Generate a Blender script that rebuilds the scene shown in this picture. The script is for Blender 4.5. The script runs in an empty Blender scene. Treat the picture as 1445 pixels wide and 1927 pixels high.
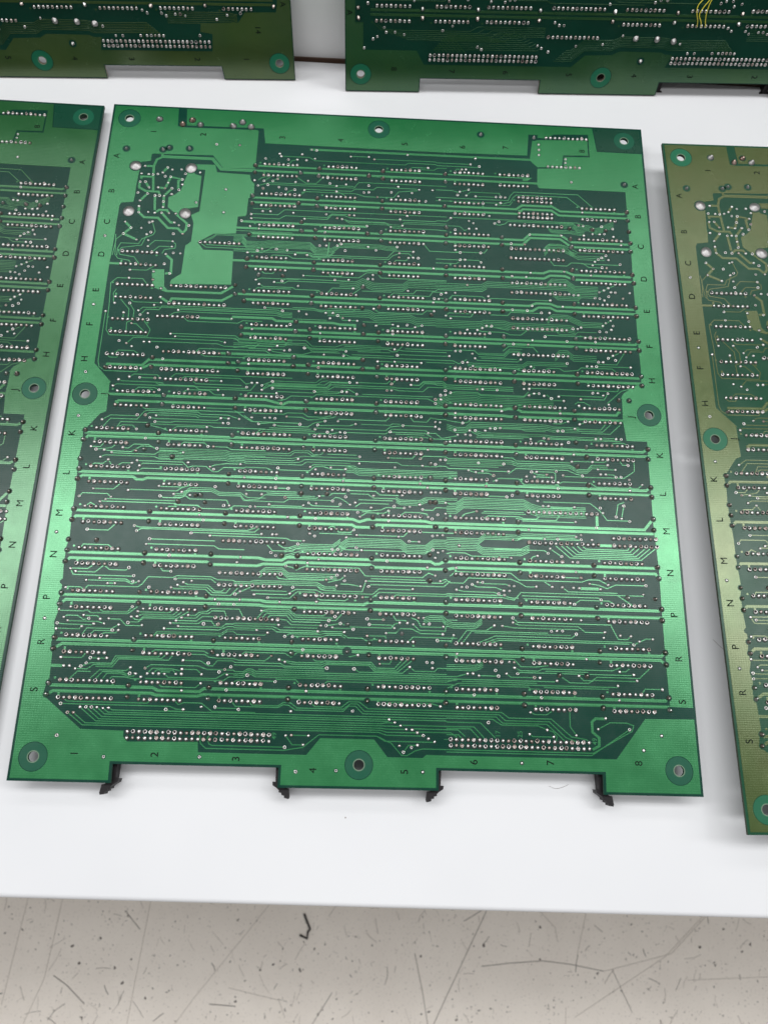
import bpy, bmesh, math, random
from mathutils import Vector, Matrix
from mathutils.geometry import delaunay_2d_cdt
random.seed(7)
SC = bpy.context.scene
COL = SC.collection
H = 0.012                      # solder face of the centre board above the table top (z = 0)

# ---------------------------------------------------------------- camera
cd = bpy.data.cameras.new('camera'); cam = bpy.data.objects.new('camera', cd); COL.objects.link(cam)
cam.matrix_world = Matrix(((0.99899, -0.03383, -0.02955, 0.14580),
                           (0.02310, 0.95114, -0.30790, -0.35353),
                           (0.03852, 0.30691, 0.95096, 0.36411 + H),
                           (0, 0, 0, 1)))
cd.sensor_width = 36.0; cd.sensor_fit = 'HORIZONTAL'; cd.lens = 37.62
cd.clip_start = 0.01; cd.clip_end = 20
cd.dof.use_dof = True; cd.dof.focus_distance = 0.40; cd.dof.aperture_fstop = 20.0
SC.camera = cam
# ---------------------------------------------------------------- light
w = bpy.data.worlds.new('World'); SC.world = w; w.use_nodes = True
bg = w.node_tree.nodes['Background']; bg.inputs[0].default_value = (0.97, 0.985, 1.0, 1); bg.inputs[1].default_value = 0.17
def lamp(name, loc, target, sx, sy, power, col=(0.97, 0.985, 1.0)):
    ld = bpy.data.lights.new(name, 'AREA'); ld.shape = 'RECTANGLE'; ld.size = sx; ld.size_y = sy
    ld.energy = power; ld.color = col
    o = bpy.data.objects.new(name, ld); COL.objects.link(o); o.location = loc
    o.rotation_euler = (Vector(target) - Vector(loc)).to_track_quat('-Z', 'Y').to_euler()
    return o
lamp('ceiling_light_back', (0.20, 0.44, 2.4), (0.20, 0.44, 0), 3.4, 0.46, 44)
lamp('ceiling_light_far', (0.20, 1.62, 2.4), (0.20, 1.62, 0), 3.4, 0.46, 16)
lamp('ceiling_light_front', (0.10, -1.30, 2.4), (0.10, -1.30, 0), 3.4, 0.42, 28)
lamp('added_fill_left', (-2.35, 0.16, 2.4), (-2.35, 0.16, 0), 2.6, 0.4, 30)  # added lamp out of view, shaping the table's shadow on the floor
lamp('added_fill_right', (2.75, 0.16, 2.4), (2.75, 0.16, 0), 2.6, 0.4, 30)  # added likewise, far enough aside to stay out of the board reflections
vs = SC.view_settings; vs.view_transform = 'Standard'; vs.look = 'None'; vs.exposure = 0.0; vs.gamma = 1.0

# circuit layout, millimetres from the board's top left corner (x right, y towards the viewer)
PINS=[(86.9,36.4,8),(86.9,43.9,8),(121.9,36.3,7),(121.8,43.9,7),(156.9,36.4,7),(157.0,43.8,7),(192.0,36.2,7),(191.9,43.9,7),(216.9,36.4,7),(216.8,43.6,7),(86.6,
56.2,9),(86.8,63.7,8),(121.8,56.2,7),(121.8,63.6,7),(156.9,56.3,7),(156.9,64.2,7),(191.9,56.3,7),(191.8,63.6,7),(226.9,51.0,8),(226.9,53.6,8),(227.0,61.4,
8),(226.9,63.9,8),(261.8,56.5,8),(261.8,63.8,8),(86.7,76.3,8),(86.8,83.9,8),(121.8,76.3,8),(122.0,84.1,8),(156.9,76.5,8),(156.9,84.0,8),(191.9,76.5,8),
(191.8,84.1,8),(221.8,69.4,12),(222.1,84.5,12),(259.2,76.7,10),(259.3,83.7,10),(221.8,90.4,12),(221.9,105.8,12),(221.7,111.6,12),(221.8,127.3,12),(221.7,
133.1,12),(221.6,148.4,12),(191.7,96.9,7),(191.7,104.3,7),(259.4,96.6,10),(259.3,104.0,10),(191.7,117.3,8),(191.7,124.6,8),(259.3,116.9,10),(259.3,124.2,
10),(191.6,137.4,7),(191.6,144.8,7),(259.3,137.1,10),(259.3,144.4,10),(191.5,157.7,10),(191.5,165.1,10),(226.6,157.6,7),(226.5,165.0,7),(259.2,157.3,10),
(259.3,164.6,10),(86.8,96.7,7),(86.7,104.0,7),(121.9,96.8,7),(122.0,104.5,7),(157.0,97.0,7),(156.8,104.5,7),(86.8,117.1,8),(86.9,124.4,8),(121.9,117.2,
8),(121.9,124.7,8),(156.9,117.5,8),(156.8,124.7,8),(86.9,137.2,8),(86.9,144.8,8),(122.0,137.3,8),(122.1,145.1,8),(156.8,137.8,8),(156.9,145.3,8),(87.0,
157.5,8),(87.1,165.1,8),(122.1,157.6,8),(122.1,165.2,8),(156.8,157.7,7),(156.8,165.1,7),(87.1,177.5,8),(87.2,185.2,8),(56.4,88.8,9),(43.9,116.2,12),(44.0,
126.7,12),(38.8,134.3,9),(44.0,154.5,12),(44.1,164.6,12),(46.6,169.8,9),(16.5,96.5,8),(16.6,104.2,8),(16.3,116.4,8),(16.3,124.0,8),(16.4,136.8,8),(16.2,
144.2,8),(16.3,157.1,8),(18.6,164.6,7),(23.9,177.3,7),(23.8,184.9,7),(51.7,177.4,7),(51.9,184.9,7),(16.3,197.5,7),(16.3,204.9,7),(51.9,197.5,7),(51.9,205.0,
7),(16.3,217.5,8),(16.4,225.3,8),(51.9,217.7,7),(51.8,225.3,7),(16.3,237.8,8),(16.3,245.4,8),(51.9,237.7,8),(52.0,245.5,8),(122.1,177.7,8),(122.1,185.3,
8),(156.7,177.8,7),(156.7,185.2,7),(87.2,197.8,10),(87.2,205.3,10),(122.1,197.8,7),(122.1,205.2,7),(156.7,197.7,8),(156.7,205.3,8),(87.2,217.5,8),(87.2,
225.3,8),(122.1,217.7,7),(122.0,225.1,7),(156.6,217.7,8),(156.6,225.3,8),(87.3,237.6,8),(87.3,245.2,8),(122.0,237.5,8),(122.1,245.1,8),(156.7,237.5,8),
(156.6,245.0,8),(191.5,177.8,10),(191.4,185.2,10),(226.3,177.6,8),(226.3,185.0,8),(256.6,177.3,8),(256.4,184.8,8),(191.3,197.7,10),(191.3,205.0,10),(226.3,
197.5,8),(226.2,205.1,8),(261.7,197.3,8),(261.6,204.8,8),(191.3,217.6,7),(191.2,225.2,7),(226.2,217.5,7),(226.2,225.0,7),(261.6,217.4,7),(261.6,225.0,7),
(191.3,237.4,10),(191.3,244.8,10),(226.5,233.3,14),(16.3,258.0,8),(16.3,265.5,8),(51.9,257.8,8),(51.9,265.5,8),(16.2,278.2,8),(16.4,285.8,8),(51.7,277.8,
9),(51.8,285.6,9),(16.4,298.6,8),(16.4,306.1,8),(51.5,297.9,9),(51.4,305.7,9),(82.2,252.5,12),(82.0,267.9,12),(82.1,273.7,12),(81.9,289.0,12),(86.9,297.9,
7),(86.7,305.5,7),(122.0,257.5,10),(122.0,265.0,10),(121.9,277.3,10),(121.8,284.9,10),(121.8,297.4,7),(121.8,305.1,7),(156.6,257.2,8),(156.6,264.8,8),(156.7,
277.3,7),(156.6,284.9,7),(156.6,297.3,7),(156.6,305.0,7),(191.3,257.3,10),(191.3,265.0,10),(226.4,248.6,14),(267.0,245.1,9),(267.1,248.9,9),(226.4,257.6,
7),(226.4,264.9,7),(261.9,257.4,8),(261.7,265.0,8),(191.5,277.2,9),(191.4,284.8,9),(226.6,277.3,8),(226.5,284.9,8),(261.8,277.6,8),(262.1,285.3,8),(191.4,
297.4,9),(191.4,305.2,9),(226.6,297.8,8),(226.7,305.4,8),(262.0,297.7,8),(262.0,305.3,8),(16.5,318.4,10),(16.5,325.9,10),(51.5,318.4,8),(51.5,325.9,8),
(86.6,318.0,8),(86.5,325.6,8),(121.7,317.9,8),(121.6,325.4,8),(156.4,317.7,10),(156.5,325.4,10),(191.6,317.8,8),(191.6,325.7,8),(226.8,318.1,8),(226.8,
325.6,8),(262.0,318.2,8),(262.2,325.6,8),(188.8,339.5,25),(188.8,342.1,25),(48.3,339.6,25),(48.3,342.2,25),(243.8,9.3,10),(244.0,29.3,8)]
VIAS=[(4,16.9,41.5),(4,47.0,41.4),(4,16.6,71.2),(4,46.7,71.1),(3,26.4,9.1),(3,39.4,11.8),(3,44.6,8.7),(3,49.3,11.7),(3,67.5,11.5),(3,72.5,8.6),(3,77.5,11.6),
(2,10.5,30.3),(2,30.5,29.8),(2,33.8,28.4),(2,44.9,28.3),(2,286.5,39.2),(2,236.8,9.7),(2,206.6,9.2),(2,166.6,293.6),(2,142.0,302.5),(1,81.7,97.8),(1,81.5,
103.0),(1,81.9,123.4),(1,81.9,143.5),(1,38.9,158.1),(1,38.8,163.5),(1,76.6,154.1),(1,76.9,159.6),(1,81.8,158.6),(1,81.9,163.7),(1,16.3,164.7),(1,81.8,37.6),
(1,81.8,42.3),(1,106.8,41.2),(1,116.9,37.8),(1,116.8,42.8),(1,144.3,41.2),(1,151.9,37.6),(1,152.0,42.6),(1,81.7,57.7),(1,81.8,62.8),(1,106.7,61.3),(1,116.7,
57.6),(1,116.8,62.7),(1,152.0,57.4),(1,152.0,62.5),(1,116.7,77.8),(1,116.8,83.2),(1,151.8,77.6),(1,152.0,83.0),(1,109.0,73.3),(1,109.3,78.9),(1,144.6,79.0),
(1,81.7,82.6),(1,186.5,37.6),(1,186.5,42.8),(1,186.1,59.1),(1,187.0,72.7),(1,187.0,77.4),(1,186.8,82.8),(1,217.1,77.4),(1,217.0,82.4),(1,254.3,69.9),(1,
266.8,70.1),(1,274.2,70.3),(1,286.6,57.6),(1,286.7,63.1),(1,286.8,70.3),(1,287.1,77.7),(1,286.8,83.0),(1,254.4,76.7),(1,254.7,81.9),(1,116.9,98.2),(1,116.9,
103.0),(1,151.9,98.0),(1,152.0,103.1),(1,88.4,107.3),(1,101.1,107.3),(1,143.2,112.0),(1,76.8,114.1),(1,77.1,119.4),(1,81.6,117.7),(1,117.0,118.5),(1,116.8,
123.2),(1,152.1,118.3),(1,152.0,123.7),(1,143.3,124.6),(1,179.2,127.1),(1,109.5,134.4),(1,144.5,134.8),(1,81.8,138.7),(1,109.5,140.0),(1,116.9,138.5),(1,
117.0,143.7),(1,144.3,139.9),(1,152.0,138.6),(1,151.9,143.8),(1,109.5,154.9),(1,109.6,160.0),(1,117.1,158.8),(1,117.1,164.0),(1,144.5,154.9),(1,144.5,160.2),
(1,152.1,158.7),(1,151.9,164.1),(1,82.0,178.9),(1,186.9,97.6),(1,186.9,102.9),(1,216.9,97.6),(1,217.0,103.1),(1,254.3,96.4),(1,254.7,101.5),(1,286.7,97.7),
(1,287.2,102.9),(1,186.9,117.9),(1,186.9,123.5),(1,216.6,117.9),(1,216.6,123.3),(1,254.5,117.2),(1,254.4,123.1),(1,287.0,117.8),(1,287.1,122.9),(1,186.8,
139.0),(1,186.6,143.9),(1,216.8,138.2),(1,216.7,143.6),(1,254.3,137.9),(1,254.2,143.4),(1,287.0,137.9),(1,287.0,143.2),(1,186.6,158.5),(1,186.5,163.9),
(1,221.7,158.3),(1,221.6,163.7),(1,254.0,158.2),(1,254.0,163.6),(1,286.9,158.1),(1,286.9,163.4),(1,274.4,172.1),(1,279.7,172.1),(1,46.7,178.6),(1,46.5,
183.7),(1,82.3,184.2),(1,40.7,195.2),(1,46.4,198.9),(1,46.8,203.7),(1,82.1,198.7),(1,82.1,203.9),(1,11.1,198.8),(1,10.9,203.8),(1,40.5,207.8),(1,54.3,211.2),
(1,10.8,213.8),(1,11.0,218.9),(1,10.9,224.1),(1,82.1,219.0),(1,82.2,224.1),(1,67.2,230.4),(1,69.7,230.3),(1,59.4,233.8),(1,72.1,233.9),(1,11.3,239.2),(1,
11.2,244.5),(1,46.6,239.2),(1,46.7,244.2),(1,82.2,238.8),(1,82.1,244.2),(1,11.0,254.2),(1,23.8,254.1),(1,117.1,179.0),(1,117.2,184.1),(1,152.0,178.8),(1,
151.9,183.8),(1,186.6,178.7),(1,186.6,183.8),(1,117.3,198.8),(1,117.1,204.1),(1,152.0,198.6),(1,151.8,203.9),(1,179.2,197.5),(1,186.6,198.7),(1,186.5,203.9),
(1,179.1,210.1),(1,117.3,218.8),(1,117.2,224.1),(1,117.2,227.7),(1,151.9,218.7),(1,151.9,223.7),(1,179.2,217.6),(1,186.6,218.5),(1,186.6,223.6),(1,129.5,
227.5),(1,179.2,230.1),(1,181.6,230.0),(1,117.3,238.9),(1,117.3,244.0),(1,151.9,238.4),(1,152.0,243.5),(1,186.6,238.3),(1,181.8,242.3),(1,186.8,243.6),
(1,251.5,178.8),(1,251.3,183.7),(1,221.5,178.4),(1,221.7,183.8),(1,251.4,196.1),(1,221.3,198.5),(1,221.3,203.7),(1,256.5,198.3),(1,256.4,203.7),(1,287.2,
198.3),(1,286.8,203.7),(1,251.5,208.8),(1,287.0,218.5),(1,287.1,223.5),(1,221.3,218.5),(1,221.4,223.7),(1,256.4,218.4),(1,256.4,223.6),(1,221.3,238.4),
(1,221.2,243.6),(1,286.9,234.7),(1,286.7,240.2),(1,11.1,259.2),(1,11.0,264.7),(1,46.6,259.4),(1,46.6,264.4),(1,77.1,259.0),(1,77.1,264.2),(1,46.4,278.0),
(1,76.8,278.8),(1,11.3,279.3),(1,11.3,284.5),(1,46.5,283.3),(1,76.8,284.1),(1,11.3,299.7),(1,11.3,304.7),(1,46.4,299.5),(1,46.3,304.5),(1,81.8,299.0),(1,
81.8,304.3),(1,46.4,319.9),(1,81.6,319.8),(1,11.6,319.8),(1,179.1,256.1),(1,186.5,258.3),(1,109.8,258.7),(1,117.2,258.5),(1,117.0,263.8),(1,151.9,258.5),
(1,151.9,263.5),(1,186.5,263.5),(1,179.1,268.5),(1,117.3,278.7),(1,117.2,284.0),(1,151.9,278.4),(1,151.9,283.5),(1,186.7,278.3),(1,186.7,283.8),(1,116.9,
298.7),(1,117.0,303.9),(1,141.8,290.0),(1,186.7,298.3),(1,186.7,303.7),(1,151.8,298.5),(1,151.8,303.8),(1,116.7,319.0),(1,151.7,318.6),(1,221.5,258.3),
(1,221.4,263.5),(1,256.7,258.5),(1,256.6,263.7),(1,287.0,258.6),(1,287.2,264.1),(1,271.7,273.9),(1,284.7,274.0),(1,221.3,278.2),(1,221.4,283.8),(1,256.9,
278.5),(1,257.0,284.0),(1,287.3,278.7),(1,287.1,284.0),(1,221.5,298.7),(1,221.6,303.9),(1,257.1,298.8),(1,256.8,304.2),(1,287.4,298.8),(1,287.3,304.3),
(1,238.1,310.5),(1,250.6,310.5),(1,46.4,325.0),(1,81.6,324.9),(1,11.2,324.7),(1,116.6,324.3),(1,151.7,324.0),(1,186.7,318.7),(1,186.6,324.0),(1,221.8,318.9),
(1,221.8,324.1),(1,257.2,319.2),(1,257.2,324.4),(1,287.2,319.1),(1,287.2,324.5),(0,59.4,24.5),(0,72.1,24.4),(0,67.0,54.4),(0,67.0,69.3),(0,6.1,87.3),(0,
22.0,41.3),(0,20.6,46.4),(0,24.5,46.6),(0,26.9,46.7),(0,29.4,46.3),(0,31.9,45.1),(0,34.3,41.6),(0,36.9,42.9),(0,41.9,42.6),(0,44.3,45.3),(0,52.1,44.0),
(0,33.5,47.6),(0,36.5,47.7),(0,35.5,51.7),(0,42.9,49.1),(0,43.3,52.5),(0,34.3,55.5),(0,30.5,55.0),(0,38.0,55.3),(0,41.8,56.1),(0,20.5,51.9),(0,23.3,51.7),
(0,25.6,55.3),(0,20.1,59.0),(0,25.3,59.4),(0,29.4,60.4),(0,31.8,60.3),(0,34.2,60.4),(0,38.2,59.1),(0,21.8,64.1),(0,34.3,64.1),(0,34.4,67.7),(0,21.7,67.7),
(0,22.0,71.6),(0,27.0,71.2),(0,30.5,71.5),(0,34.1,71.3),(0,38.0,71.4),(0,41.6,71.5),(0,51.8,63.7),(0,41.5,77.2),(0,44.1,78.8),(0,49.3,78.7),(0,28.3,77.7),
(0,29.9,77.1),(0,15.6,78.0),(0,19.1,81.6),(0,24.5,81.5),(0,27.8,85.3),(0,29.8,83.9),(0,15.6,85.5),(0,22.8,88.9),(0,29.0,89.0),(0,29.2,92.7),(0,41.7,84.3),
(0,46.6,84.1),(0,41.8,89.0),(0,41.7,92.3),(0,39.1,97.1),(0,42.9,96.2),(0,46.6,96.3),(0,38.9,103.1),(0,42.3,108.8),(0,21.6,107.6),(0,33.9,108.0),(0,21.7,
112.5),(0,34.0,112.9),(0,38.8,118.0),(0,39.0,123.1),(0,39.7,126.4),(0,16.2,127.6),(0,23.9,127.4),(0,36.4,127.9),(0,28.8,131.5),(0,29.9,133.9),(0,33.7,132.9),
(0,12.3,132.7),(0,21.4,133.0),(0,26.2,139.1),(0,48.9,130.3),(0,81.6,93.9),(0,86.7,92.5),(0,89.1,91.2),(0,96.7,91.1),(0,102.4,91.4),(0,87.2,110.3),(0,89.1,
112.9),(0,100.8,110.5),(0,96.8,111.3),(0,93.0,126.9),(0,102.2,128.3),(0,21.2,149.3),(0,25.0,150.6),(0,27.8,152.2),(0,33.6,149.4),(0,36.4,149.3),(0,46.4,
144.2),(0,48.9,145.7),(0,40.5,152.2),(0,74.3,148.0),(0,100.8,148.7),(0,97.0,151.2),(0,104.5,151.2),(0,87.4,139.7),(0,76.6,134.2),(0,44.1,158.7),(0,87.1,
159.7),(0,28.7,169.3),(0,33.8,169.5),(0,23.6,171.0),(0,21.3,174.5),(0,41.4,169.5),(0,43.8,169.4),(0,44.1,175.9),(0,74.3,169.8),(0,58.3,174.9),(0,73.2,174.8),
(0,87.1,172.6),(0,89.5,170.1),(0,92.1,170.0),(0,94.6,171.3),(0,94.7,173.8),(0,99.7,168.9),(0,99.9,172.6),(0,6.9,167.5),(0,5.7,129.0),(0,87.0,32.6),(0,94.6,
28.9),(0,95.6,30.6),(0,99.5,32.6),(0,104.5,32.4),(0,107.0,28.7),(0,109.5,32.5),(0,114.2,31.2),(0,112.1,25.2),(0,114.8,25.5),(0,133.9,28.6),(0,143.9,28.3),
(0,147.0,29.8),(0,165.4,25.6),(0,176.9,33.9),(0,82.0,47.5),(0,87.1,47.6),(0,91.9,47.4),(0,94.4,46.0),(0,104.4,47.4),(0,111.1,46.2),(0,119.2,43.6),(0,123.1,
47.3),(0,126.8,48.8),(0,132.0,47.5),(0,144.4,47.6),(0,84.1,50.8),(0,89.4,50.0),(0,87.0,52.5),(0,95.5,51.3),(0,99.4,52.3),(0,104.2,52.5),(0,109.5,52.5),
(0,126.9,52.5),(0,141.9,52.4),(0,144.6,52.0),(0,149.3,54.9),(0,156.9,51.4),(0,160.6,47.5),(0,172.2,48.8),(0,179.5,48.8),(0,168.2,51.2),(0,160.7,53.8),(0,
175.7,56.3),(0,183.4,54.9),(0,81.8,69.6),(0,82.0,72.3),(0,87.8,67.4),(0,91.9,67.3),(0,104.3,67.6),(0,122.0,67.6),(0,134.5,67.6),(0,137.1,67.5),(0,128.0,
69.9),(0,130.6,70.2),(0,110.5,71.1),(0,165.8,66.4),(0,162.0,68.8),(0,157.1,74.0),(0,163.2,72.7),(0,76.9,74.0),(0,81.7,77.3),(0,86.5,78.6),(0,144.2,74.0),
(0,119.4,87.7),(0,122.9,87.5),(0,128.8,87.2),(0,130.8,86.1),(0,133.1,90.2),(0,145.2,87.2),(0,149.4,89.1),(0,160.7,86.4),(0,161.9,90.3),(0,169.4,89.0),(0,
121.9,79.1),(0,203.4,25.9),(0,200.6,30.1),(0,205.5,31.3),(0,195.8,33.9),(0,198.0,33.7),(0,194.5,48.9),(0,193.3,51.1),(0,198.1,51.2),(0,203.2,51.5),(0,214.4,
51.3),(0,217.0,51.2),(0,219.5,51.3),(0,216.9,55.1),(0,214.5,56.4),(0,199.4,47.3),(0,210.6,64.0),(0,199.4,67.8),(0,201.8,69.1),(0,189.5,66.4),(0,213.4,68.6),
(0,215.7,67.4),(0,191.8,73.9),(0,199.4,72.8),(0,203.3,72.6),(0,232.3,74.9),(0,249.5,74.6),(0,229.4,81.3),(0,222.1,81.2),(0,261.9,74.0),(0,266.8,72.8),(0,
270.6,72.8),(0,273.3,72.4),(0,272.0,67.7),(0,278.0,68.9),(0,278.2,73.9),(0,259.4,67.6),(0,261.8,67.8),(0,261.9,59.0),(0,282.0,79.1),(0,191.9,86.7),(0,194.5,
88.2),(0,205.5,87.9),(0,256.8,39.1),(0,239.4,14.3),(0,239.4,17.9),(0,239.3,21.5),(0,254.2,23.5),(0,254.1,26.0),(0,106.8,93.9),(0,113.0,93.9),(0,161.8,93.0),
(0,166.9,93.0),(0,169.3,92.8),(0,172.0,92.9),(0,180.2,98.9),(0,111.7,106.6),(0,128.4,108.5),(0,135.6,108.1),(0,148.2,104.5),(0,145.7,107.0),(0,148.3,107.1),
(0,109.4,113.0),(0,138.1,113.2),(0,166.8,113.3),(0,184.3,114.5),(0,180.7,117.3),(0,183.1,117.4),(0,180.2,119.6),(0,110.6,128.1),(0,114.6,129.7),(0,124.5,
128.5),(0,128.2,128.4),(0,126.8,131.6),(0,130.7,129.8),(0,133.4,131.1),(0,136.9,132.3),(0,140.9,132.4),(0,149.2,124.9),(0,180.6,124.8),(0,150.7,134.8),
(0,159.3,133.8),(0,162.0,134.6),(0,166.7,133.7),(0,174.3,133.7),(0,170.9,134.8),(0,122.2,140.5),(0,106.6,136.1),(0,159.4,139.2),(0,107.2,150.9),(0,114.6,
149.4),(0,124.6,152.7),(0,135.8,150.3),(0,134.6,153.0),(0,160.5,148.1),(0,161.9,151.4),(0,160.7,155.2),(0,174.2,155.3),(0,152.0,155.4),(0,122.2,160.1),
(0,169.1,167.9),(0,138.3,167.8),(0,142.0,167.9),(0,159.4,167.8),(0,157.1,171.5),(0,159.4,171.4),(0,102.1,175.3),(0,120.9,173.6),(0,134.6,173.1),(0,137.0,
173.2),(0,142.0,174.1),(0,184.1,173.0),(0,186.5,172.7),(0,184.3,175.3),(0,181.5,175.4),(0,104.7,180.8),(0,194.4,92.8),(0,197.0,92.6),(0,205.6,93.8),(0,
222.0,101.6),(0,229.6,101.7),(0,232.0,99.0),(0,250.1,97.4),(0,264.5,99.1),(0,273.2,86.2),(0,270.8,87.8),(0,268.9,88.9),(0,267.1,90.4),(0,265.7,92.7),(0,
274.5,88.9),(0,280.6,91.5),(0,270.7,93.9),(0,273.2,94.0),(0,198.2,108.2),(0,186.9,113.5),(0,191.7,113.2),(0,209.2,114.5),(0,241.9,115.5),(0,252.1,111.2),
(0,254.5,111.7),(0,257.0,111.6),(0,273.2,106.5),(0,270.8,108.0),(0,268.3,109.3),(0,274.5,109.0),(0,276.9,109.1),(0,284.6,109.0),(0,273.1,111.7),(0,265.8,
112.9),(0,268.3,113.1),(0,270.7,114.1),(0,280.8,112.5),(0,221.7,122.0),(0,229.5,122.1),(0,232.1,119.2),(0,248.3,119.0),(0,186.8,127.2),(0,189.3,128.7),
(0,207.9,132.3),(0,210.5,132.3),(0,205.7,133.6),(0,203.1,134.9),(0,197.9,135.0),(0,209.5,136.4),(0,241.2,123.0),(0,236.9,123.2),(0,273.2,126.3),(0,270.6,
127.8),(0,268.9,129.5),(0,274.4,129.3),(0,267.1,133.0),(0,270.6,133.1),(0,273.3,131.6),(0,253.1,131.9),(0,255.6,131.9),(0,257.4,131.0),(0,238.2,137.3),
(0,221.7,142.3),(0,229.3,142.3),(0,231.6,139.6),(0,249.6,139.5),(0,264.5,139.2),(0,191.7,147.7),(0,194.2,147.6),(0,200.4,148.8),(0,188.5,150.7),(0,201.7,
151.4),(0,195.3,154.0),(0,197.8,153.9),(0,200.6,155.9),(0,225.2,151.1),(0,230.3,154.9),(0,249.1,152.3),(0,273.1,146.8),(0,270.6,148.4),(0,274.3,149.4),
(0,267.8,150.8),(0,265.4,150.8),(0,259.3,153.4),(0,261.8,153.5),(0,264.2,153.4),(0,281.9,153.2),(0,202.6,168.9),(0,205.3,168.8),(0,212.7,168.9),(0,186.5,
170.4),(0,189.1,171.4),(0,226.4,167.7),(0,229.0,167.6),(0,228.8,171.2),(0,231.4,170.1),(0,233.9,170.0),(0,236.5,171.1),(0,240.1,172.5),(0,243.9,171.3),
(0,246.4,173.6),(0,255.1,172.3),(0,261.4,168.6),(0,264.0,168.5),(0,266.7,169.7),(0,269.1,168.5),(0,41.8,177.2),(0,75.8,177.4),(0,35.0,189.8),(0,18.3,193.0),
(0,38.9,189.7),(0,41.3,191.1),(0,44.2,189.8),(0,44.0,193.1),(0,35.5,197.4),(0,75.8,190.0),(0,79.6,190.1),(0,77.1,192.6),(0,79.6,192.6),(0,84.8,190.1),(0,
90.8,189.0),(0,69.4,195.0),(0,69.4,197.4),(0,40.4,202.1),(0,14.9,207.3),(0,17.5,208.7),(0,21.4,208.8),(0,30.1,207.3),(0,25.1,210.0),(0,36.5,208.7),(0,46.5,
207.2),(0,59.3,208.8),(0,20.1,212.6),(0,24.0,213.8),(0,37.7,213.7),(0,35.4,215.1),(0,39.2,216.3),(0,38.8,218.9),(0,70.9,205.2),(0,73.5,205.2),(0,62.1,213.9),
(0,72.8,215.7),(0,74.6,216.9),(0,87.2,213.9),(0,89.6,220.6),(0,49.6,226.4),(0,18.8,228.8),(0,35.3,229.0),(0,60.6,229.0),(0,56.9,230.2),(0,50.6,231.4),(0,
76.2,225.8),(0,64.6,230.5),(0,12.8,232.8),(0,27.6,232.7),(0,25.3,234.0),(0,22.8,235.2),(0,81.0,235.1),(0,83.6,235.0),(0,91.2,229.0),(0,98.5,228.9),(0,70.0,
240.2),(0,72.0,242.7),(0,93.5,235.2),(0,95.8,235.1),(0,40.3,246.5),(0,41.6,249.0),(0,18.8,249.0),(0,67.0,249.2),(0,75.8,250.2),(0,48.1,252.7),(0,99.8,248.6),
(0,4.8,250.8),(0,6.7,191.4),(0,97.2,188.9),(0,99.7,188.7),(0,102.3,189.0),(0,107.9,187.8),(0,181.5,177.7),(0,126.9,189.5),(0,133.3,189.3),(0,123.4,191.7),
(0,142.0,190.5),(0,114.7,191.7),(0,102.2,192.6),(0,94.4,192.3),(0,122.2,194.1),(0,130.7,194.1),(0,128.3,195.4),(0,134.6,195.2),(0,137.0,195.3),(0,159.2,
194.0),(0,165.5,190.4),(0,178.0,193.9),(0,181.5,187.8),(0,183.9,187.9),(0,181.5,190.4),(0,183.4,191.5),(0,174.4,185.3),(0,191.2,191.7),(0,188.8,198.0),
(0,177.9,202.8),(0,144.6,207.8),(0,114.8,210.1),(0,144.5,211.3),(0,120.9,214.0),(0,123.5,215.2),(0,130.8,214.0),(0,138.0,214.5),(0,105.3,215.1),(0,161.9,
212.7),(0,158.5,207.9),(0,174.2,207.7),(0,175.3,211.3),(0,181.6,210.3),(0,184.0,207.9),(0,186.5,207.8),(0,104.7,220.6),(0,137.0,220.6),(0,110.9,225.4),
(0,174.2,220.6),(0,177.8,222.6),(0,179.7,225.0),(0,181.7,224.9),(0,184.0,225.0),(0,165.7,227.0),(0,151.9,227.7),(0,109.8,230.0),(0,125.9,228.8),(0,138.6,
228.7),(0,139.7,225.3),(0,121.1,232.4),(0,124.7,232.5),(0,132.4,231.0),(0,136.1,232.5),(0,140.8,232.6),(0,143.2,231.4),(0,118.6,233.7),(0,102.4,233.8),
(0,150.9,233.7),(0,144.6,236.3),(0,145.7,238.5),(0,159.3,235.0),(0,161.9,232.7),(0,166.8,233.3),(0,169.4,232.6),(0,174.1,231.4),(0,175.5,233.7),(0,186.6,
230.0),(0,178.2,237.5),(0,180.1,238.4),(0,182.8,236.2),(0,186.6,235.5),(0,111.6,239.8),(0,124.7,240.1),(0,159.4,240.0),(0,143.0,245.1),(0,144.5,247.6),
(0,139.6,248.9),(0,122.3,247.6),(0,124.7,248.7),(0,104.9,248.6),(0,106.8,248.6),(0,119.8,251.2),(0,164.3,247.7),(0,180.4,246.8),(0,182.6,246.5),(0,185.2,
246.3),(0,269.2,174.7),(0,254.0,175.9),(0,246.9,177.5),(0,248.0,184.9),(0,253.8,186.1),(0,251.3,188.7),(0,242.6,190.2),(0,245.1,190.1),(0,214.7,180.5),
(0,244.2,180.6),(0,191.5,182.5),(0,195.1,187.8),(0,198.6,191.7),(0,201.4,191.6),(0,206.3,191.4),(0,208.8,190.2),(0,211.3,190.1),(0,213.8,189.8),(0,192.6,
194.2),(0,196.4,194.0),(0,198.9,194.2),(0,228.9,195.1),(0,235.5,194.4),(0,237.8,194.7),(0,261.4,193.8),(0,264.0,193.7),(0,271.7,193.5),(0,274.2,193.5),
(0,247.7,196.2),(0,250.0,202.6),(0,202.7,208.8),(0,215.1,208.9),(0,248.8,206.4),(0,259.0,206.2),(0,266.5,207.6),(0,276.6,207.3),(0,261.6,210.0),(0,270.2,
209.9),(0,197.8,212.8),(0,201.4,213.7),(0,204.6,213.0),(0,217.4,212.7),(0,210.0,215.1),(0,211.3,217.7),(0,228.7,212.5),(0,231.2,212.4),(0,230.0,215.0),
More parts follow.
